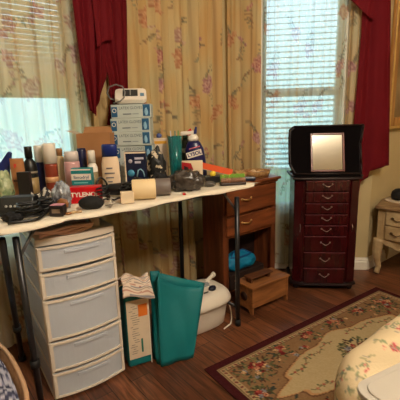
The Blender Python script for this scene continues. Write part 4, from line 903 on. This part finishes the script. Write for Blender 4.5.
# dark brush ball, patterned bag, rolls
def soft(name, label, cat, px, Y, wpx, hpx, dep, m, seed, amp=.12, fr=3, rz=FACE, group=None, part='body'):
    p = spot(px, Y); w = wpx*mpp(p); h = hpx*mpp(p); t = thing(name, label, cat, p, rz, group); mb = MB(); mb.blob((0, 0, h*.45), w/2, dep/2, h*.55, amp, fr, seed, 4); mb.build(part, m, t); return t, w, h
soft('round_hairbrush', 'round dark brush head lying before the dark blue box', 'brush', 138, 1.405, 16, 17, .05, mat('dark_brown_bristle', (.11, .07, .07), .5, noise=.05, nscale=90, bump=.5, bscale=120), 2, .06, 5)
m_pat = mat('black_white_print', (.07, .08, .08), .5, col2=(.07, .08, .08)); _t = m_pat.node_tree; _r = [n for n in _t.nodes if n.type == 'VALTORGB'][0]; _r.color_ramp.interpolation = 'CONSTANT'; _r.color_ramp.elements[1].position = .58; _r.color_ramp.elements[1].color = lin((.74, .68, .58)); [n for n in _t.nodes if n.type == 'TEX_NOISE'][0].inputs['Scale'].default_value = 34
t, w, h = soft('patterned_bag', 'crumpled black and white printed bag right of the dark blue box', 'bag', 158, 1.50, 18, 38, .055, m_pat, 5, .10, 2)
def roll(name, label, px, Y, wpx, hpx, m, rz):
    p = spot(px, Y); L = wpx*mpp(p); r = hpx*mpp(p)/2; t = thing(name, label, 'roll', p, rz)
    mb = MB(); mb.lathe([(r*.35, -L/2), (r*.96, -L/2), (r, -L/2+.003), (r, L/2-.003), (r*.96, L/2), (r*.35, L/2), (r*.35, -L/2)], (0, 0, 0), 32, TR(0, 0, r) @ RY(pi/2)); mb.build('paper', m, t)
    mb = MB(); mb.lathe([(r*.30, -L/2), (r*.345, -L/2), (r*.345, L/2), (r*.30, L/2), (r*.30, -L/2)], (0, 0, 0), 24, TR(0, 0, r) @ RY(pi/2)); mb.build('core', m_card, t)
roll('cream_roll', 'cream tape roll lying at the front edge of the table', 144, 1.29, 23, 20, cmat((.90, .80, .62), .6), FACE+.16)
roll('grey_roll', 'grey tape roll right of the cream one at the table edge', 163, 1.30, 15, 17, cmat((.42, .38, .36), .5), FACE+.14)
t, w, h = carton('small_white_box', 'tiny cream box left of the cream tape roll', 127, 13, 192, 1.262, .025, cmat((.86, .78, .66), .5), FACE+.3)
# crumpled grey plastic bag
m_film = mat('smoky_film', (.30, .27, .25), .18, noise=.16, nscale=26, bump=1.0, bscale=34, coat=.4)
soft('grey_plastic_bag', 'crumpled smoky plastic bag with dark contents at the table edge', 'bag', 187, 1.315, 36, 20, .085, m_film, 9, .13, 3)
mb = MB(); mb.blob((0, 0, .004), .008, .006, .006, .2, 2, 1, 2); o = mb.build('red_bead', cmat((.70, .06, .08), .3)); o.location = spot(184, 1.238, TS); tag(o, 'tiny red bead at the very front edge of the table cover', 'bead')
# right end of the table
t, w, h = carton('black_case', 'flat black case under the orange booklet', 213, 20, 0, 1.375, .06, blk, FACE+.2, cat='case', hm=.032)
p = spot(219, 1.40, TS+.034); t = thing('orange_booklet', 'orange booklet lying tilted over the black case', 'booklet', p+Vector((-.010, .02, .0)), FACE-.12)
mb = MB(); mb.box(-.085, .085, -.03, .05, .0, .004, .001, RY(radians(14)) @ RX(radians(13)) @ TR(0, 0, .022)); mb.build('pages', wht, t); mb = MB(); mb.box(-.086, .086, -.031, .051, .0042, .0055, 0, RY(radians(14)) @ RX(radians(13)) @ TR(0, 0, .022)); mb.build('cover', cmat((.88, .34, .16), .45), t)
p = spot(218, 1.335, TS+.0325); t = thing('yellow_ball', 'small yellow ball on the black case under the orange booklet', 'ball', p+Vector((0, .035, 0))); mb = MB(); mb.blob((0, 0, .014), .016, .014, .014, .03, 2, 1, 3); mb.build('ball_body', cmat((.90, .78, .20), .4), t)
p = spot(233, 1.262); t = thing('bristle_brush', 'long flat brush with green and brown bristles at the right table end', 'brush', p, FACE+.16)
mb = MB(); mb.box(-.062, .062, -.016, .022, 0, .012, .004); mb.build('brush_back', cmat((.20, .13, .09), .5), t)
mb = MB(); random.seed(9)
for k in range(420):
    x, y = random.uniform(-.058, .058), random.uniform(-.014, .02); mb.mi = 0 if y < .002 else 1; hz_ = (.032, .047)[mb.mi]; mb.tube([(x, y, .0125), (x+random.uniform(-.003, .003), y+random.uniform(-.003, .003), hz_+random.uniform(-.004, .004))], .0015, 4)
o = mb.build('bristles', [cmat((.62, .46, .36), .7), cmat((.48, .66, .22), .7)], t); o['kind'] = 'stuff'
# on the wooden cabinet
zc = ch+.0005
t = thing('small_device', 'small dark blue device at the left front of the wooden cabinet', 'device', (1.545, 1.492, zc), radians(-36)); mb = MB(); mb.box(-.045, .045, -.018, .018, 0, .024, .006); mb.build('device_body', cmat((.10, .14, .22), .35), t); mb = MB(); mb.box(-.02, .025, -.012, .012, .0242, .0255, .001); mb.build('screen', cmat((.20, .26, .34), .2), t)
t = thing('woven_tray', 'round woven tan tray on top of the wooden cabinet', 'tray', (1.715, 1.590, zc)); mb = MB(); m_wv = mat('woven_tan', (.74, .58, .38), .8, noise=.18, nscale=60, bump=.5, bscale=90)
mb.lathe([(.0001, 0), (.082, 0), (.092, .02), (.094, .034), (.088, .036), (.080, .012), (.0001, .008)], (0, 0, 0), 40); mb.build('tray_body', m_wv, t)
for k in range(6):
    mb = MB(); a = k*1.05; mb.blob((.045*cos(a), .045*sin(a), .022), .024, .018, .012, .15, 2, k, 2); o = mb.build('trinket', cmat(((.80, .62, .40), (.86, .74, .58), (.62, .38, .22), (.74, .50, .30), (.88, .80, .66), (.55, .40, .26))[k], .5)); o.location = (1.715, 1.590, zc); tag(o, ('orange-tan', 'pale tan', 'red-brown', 'copper', 'cream', 'dull brown')[k]+' trinket in the round woven tray on the cabinet', 'trinket', 'trinkets in the woven tray')
# left end of the table
m_clear = mat('clear_film', (.74, .76, .66), .15, alpha=.80, noise=.30, nscale=30, bump=1.0, bscale=40, coat=.5)
soft('produce_bag', 'clear plastic bag with pale green contents at the far left of the table', 'bag', 5, 1.56, 16, 36, .08, mat('pale_green_film', (.80, .82, .66), .2, col2=(.30, .44, .26), nscale=28, bump=.9, bscale=30, coat=.4), 11, .12, 2)
p = spot(5, 1.70); t = thing('blue_scoop', 'dark blue plastic scoop standing behind the clear bag at the far left', 'scoop', p, FACE); hh = hgt(5, 151, 1.70); mb = MB(); mb.prism([(-.06, 0), (-.05, hh*.6), (.0, hh*.78), (.038, hh), (.048, hh*.96), (.03, hh*.6), (.02, 0)], .02, Matrix(((1, 0, 0, 0), (0, 0, -1, .01), (0, 1, 0, 0), (0, 0, 0, 1)))); mb.build('scoop_body', cmat((.08, .14, .40), .4), t, bevel=.004)
p = spot(20.5, 1.61); w = 14*mpp(p); h = hgt(20, 158, 1.61); t = thing('paper_pouch', 'brown paper pouch standing left of the black bottle', 'pouch', p, FACE+.03)
mb = MB(); mb.grid(lambda u, v: Vector(((u-.5)*w*(1-.05*v), -.014*sin(pi*u)*(1-v)**.6-.001, h*v)), 12, 12); mb.grid(lambda u, v: Vector(((u-.5)*w*(1-.05*v), .014*sin(pi*u)*(1-v)**.6+.001, h*v)), 12, 12); mb.build('pouch_body', mat('kraft_paper', (.72, .50, .32), .7, noise=.12, nscale=20), t)
mb = MB(); mb.box(-w*.2, -w*.02, -.006, -.005, h*.78, h*.88); mb.build('red_mark', cmat((.80, .25, .18), .5), t); mb = MB(); mb.box(-w*.3, w*.3, -.014, -.013, h*.48, h*.53); mb.build('dark_line', cmat((.40, .25, .18), .5), t)
t, w, h = carton('dark_cube_box', 'dark brown box in front of the paper pouch', 24.5, 12, 172, 1.54, .025, cmat((.10, .085, .09), .4), FACE+.02)
cvs = Canvas(.2, .2, .002, (.74, .72, .68)); 
for k in range(9): cvs.line([(0, .012+.022*k), (.2, .012+.022*k)], .006, (.18, .18, .19))
p = spot(43, 1.455); t = thing('striped_pouch', 'crumpled silver and black striped pouch beside the clock radio', 'pouch', p, FACE-.3); w = 27*mpp(p)
nu, nv = 44, 34; U, V = np.meshgrid(np.linspace(0, 1, nu), np.linspace(0, 1, nv), indexing='ij')
edge = np.minimum(1, 6*np.minimum(np.minimum(U, 1-U), np.minimum(V, 1-V)))
P = np.stack([(U-.5)*w, (V-.5)*.075, .003+edge*(.040+.012*np.sin(9*U+5*V)+.008*np.sin(15*V-6*U)+.012*V)], -1); sheet('pouch_body', P, cvs.get(V*.11+.02*U, U*.1), paintmat('striped_satin', rough=.35, bump=.1), t)
# clock radio
p = spot(16, 1.385); w = 33*mpp(p); h = 19*mpp(p); t = thing('clock_radio', 'black clock radio with a row of silver buttons at the left table end', 'clock radio', p, FACE+.05)
prof = [(-.028, 0), (.045, 0), (.045, h*.9), (.02, h), (-.005, h*.95), (-.03, h*.35)]
mb = MB(); mb.prism(prof, w, Matrix(((0, 0, 1, -w/2), (1, 0, 0, 0), (0, 1, 0, 0), (0, 0, 0, 1)))); mb.build('case', mat('radio_black', (.10, .11, .115), .35, noise=.02), t, bevel=.004)
sl = atan2(h*.6, .025); M = TR(0, -.0175, h*.65) @ RX(sl)
mb = MB(); mb.box(-w*.40, w*.42, -.018, .020, .0003, .0015, .0005, M); fp = mb.build('display_panel', cmat((.20, .21, .21), .2), t)
for k in range(5): mb = MB(); mb.lathe([(.0001, 0), (.0048, 0), (.0048, .0015), (.0001, .002)], (0, 0, 0), 12, M @ TR(-w*.26+k*w*.13, -.010, .0015)); mb.build('button', cmat((.62, .62, .60), .3), fp)
# cables
def cable(label, pts, r=.003, m=blk, name='cable'):
    P_ = [Vector(p) for p in pts]; out = []
    for i in range(len(P_)-1):
        a, b, c, d = P_[max(i-1, 0)], P_[i], P_[i+1], P_[min(i+2, len(P_)-1)]
        for k in range(6):
            s = k/6; out.append(.5*((2*b)+(-a+c)*s+(2*a-5*b+4*c-d)*s*s+(-a+3*b-3*c+d)*s**3))
    out.append(P_[-1]); mb = MB(); mb.tube(out, r, 6); return tag(mb.build(name, m), label, 'cable')
def loops(px, Y, R, turns, seed, dz=.004, ry=.7):
    rs = random.Random(seed); c = spot(px, Y); o = []
    for k in range(turns*7):
        a = k*2*pi/7; rr = R*rs.uniform(.6, 1.1); o.append((c.x+rr*cos(a)*.8+rr*sin(a)*.3*ry, c.y+rr*sin(a)*ry-.2*rr*cos(a)*ry, TS+.004+dz*k*.35+rs.uniform(0, .006)))
    return o
cable('black coiled cable in front of the clock radio', loops(28, 1.305, .055, 5, 1), .0035)
cable('thick black cable lying along the table edge by the clock radio', [spot(3, 1.262)+Vector((0, 0, .005)), spot(12, 1.255)+Vector((0, 0, .006)), spot(24, 1.252)+Vector((0, 0, .005)), spot(36, 1.258)+Vector((0, 0, .006)), spot(46, 1.30)+Vector((0, 0, .016))], .005)
cable('black cable heap between the clock radio and the pink box', loops(45, 1.335, .035, 5, 4), .004)
soft('black_camera_pouch', 'black soft pouch right of the clock radio', 'pouch', 42, 1.375, 12, 15, .045, mat('black_fabric', (.05, .05, .06), .8, noise=.03, nscale=60), 3, .1, 2)
soft('black_cloth', 'flat crumpled black cloth in front of the clock radio', 'cloth', 9, 1.305, 22, 9, .045, mat('black_fabric', (.05, .05, .06), .8), 6, .15, 3)
# clear bag with brown contents
t, w, h = soft('snack_bag', 'crinkled clear bag with brown contents left of the red medicine box', 'bag', 61, 1.365, 18, 27, .06, mat('crinkled_clear', (.68, .72, .76), .12, col2=(.30, .26, .26), nscale=30, bump=1, bscale=38, coat=.6), 8, .14, 3)
mb = MB(); mb.blob((w*.2, -.034, h*.25), .022, .008, .02, .08, 2, 2, 3); mb.build('brown_contents', cmat((.55, .36, .20), .5), t)
t, w, h = carton('pink_trinket_box', 'small pink-topped black box at the table edge', 53.5, 14, 206.5, 1.262, .035, cmat((.10, .08, .09), .35), FACE-.05)
mb = MB(); mb.box(-w/2+.003, w/2-.003, .003, .032, h+.0002, h+.003, .001); mb.build('pink_top', cmat((.80, .55, .60), .5), t); mb = MB(); mb.box(-w*.3, w*.3, -.0008, -.0002, h*.3, h*.7); mb.build('silver_patch', m_silver, t)
for k, (px, Y, c, nm) in enumerate(((66, 1.262, (.62, .42, .24), 'copper'), (71, 1.268, (.80, .68, .50), 'pale gold'), (77, 1.262, (.72, .60, .46), 'beige'))):
    p = spot(px, Y); mb = MB(); mb.lathe([(.0001, 0), (.010, 0), (.011, .004), (.009, .007), (.0001, .008)], (0, 0, 0), 18); o = mb.build('small_jar_lid', cmat(c, .4)); o.location = p; tag(o, nm+' little lid at the table edge beside the pink-topped box', 'lid', 'little lids at the table edge')
t, w, h = soft('oval_pouch', 'black oval fabric pouch in front of the red medicine box', 'pouch', 90, 1.285, 25, 13, .055, mat('black_ribbed_fabric', (.055, .06, .06), .8, noise=.03, nscale=120), 4, .03, 2)
# keys
p = spot(107.5, 1.275); t = thing('key_bunch', 'bunch of silver keys right of the black oval pouch', 'keys', p, FACE); mb = MB(); mb.tube([(.012*cos(a), .012*sin(a), .003+.002*sin(2*a)) for a in np.linspace(0, 2*pi, 20)[:-1]], .0015, 6, True); mb.build('ring', m_silver, t)
for k in range(4):
    a = -1.2+k*.9; mb = MB(); M = TR(.012*cos(a), .012*sin(a), .004+.0035*k) @ RZ(a) @ RY(radians(-8*k)); mb.lathe([(.0001, 0), (.008, 0), (.008, .0018), (.0001, .0018)], (.007, 0, 0), 14, M); mb.box(.013, .032, -.003, .003, 0, .0018, 0, M); mb.build('key', cmat((.82, .78, .72), .3, metal=.8), t)
# hair dryer with its cord
p = spot(117, 1.40); t = thing('hair_dryer', 'black hair dryer lying behind the keys with its cord around it', 'hair dryer', p, FACE+.1)
mb = MB(); mb.lathe([(.018, -.055), (.024, -.04), (.026, 0), (.029, .035), (.024, .052), (.0001, .056)], (0, 0, 0), 24, TR(.01, .02, .032) @ RY(pi/2)); mb.build('barrel', blk, t)
mb = MB(); mb.tube([(.02, .01, .028), (.03, -.03, .020), (.035, -.062, .014)], [.014, .012, .011], 12); mb.build('handle', blk, t)
mb = MB(); mb.lathe([(.012, -.085), (.026, -.080), (.019, -.056)], (0, 0, 0), 20, TR(.01, .02, .032) @ RY(pi/2)); mb.build('nozzle', blk, t)
cable('black cord looped upright beside the white blue-capped bottle', [spot(97, 1.44)+Vector((0, 0, .004)), spot(96, 1.44)+Vector((0, 0, .05)), spot(101, 1.445)+Vector((0, 0, .085)), spot(107, 1.44)+Vector((0, 0, .06)), spot(108, 1.43)+Vector((0, 0, .01)), spot(113, 1.34)+Vector((0, 0, .006)), spot(118, 1.33)+Vector((0, 0, .012)), spot(126, 1.335)+Vector((0, 0, .006))], .004)
cable('black cord coiled between the hair dryer and the brush head', loops(127, 1.355, .034, 6, 12, .004), .0035)
cable('black cord draped over the front of the powder bottle', loops(103, 1.345, .030, 4, 22, .006), .0035)
cable('white cord curled in front of the patterned bag', [spot(158, 1.46)+Vector((0, 0, .004)), spot(160, 1.45)+Vector((0, 0, .022)), spot(166, 1.45)+Vector((0, 0, .034)), spot(171, 1.45)+Vector((0, 0, .026)), spot(168, 1.43)+Vector((0, 0, .012)), spot(173, 1.42)+Vector((0, 0, .006))], .003, wht)
soft('black_bag', 'black lumpy bag between the brush head and the smoky plastic bag', 'bag', 160, 1.41, 18, 18, .045, mat('black_fabric', (.05, .05, .06), .8), 14, .12, 2)

t = thing('sunglasses_case', 'small grey rounded case on the table between the white carton and the long brush', 'case', spot(209, 1.315), FACE)
mb = MB(); mb.blob((0, 0, .012), .034, .018, .014, .03, 2, 3, 3); mb.build('case_body', cmat((.30, .28, .26), .35), t)
t = thing('crumpled_paper', 'crumpled tan paper lying left of the round woven tray on the cabinet', 'paper', (1.575, 1.595, zc), .3)
mb = MB(); mb.blob((0, 0, .022), 0.050, .040, .026, .22, 3, 31, 4); mb.build('paper_sheet', mat('tan_paper', (.80, .64, .42), .7, noise=.12, nscale=20, bump=.5, bscale=40), t)
t = thing('folded_packet', 'orange-brown folded packet behind the crumpled tan paper', 'packet', (1.45, 1.635, zc), -.1)
mb = MB(); mb.box(-.07, .07, -.025, .025, 0, .03, .006); mb.build('packet_body', mat('orange_brown_print', (.78, .50, .28), .5, noise=.18, nscale=30), t)

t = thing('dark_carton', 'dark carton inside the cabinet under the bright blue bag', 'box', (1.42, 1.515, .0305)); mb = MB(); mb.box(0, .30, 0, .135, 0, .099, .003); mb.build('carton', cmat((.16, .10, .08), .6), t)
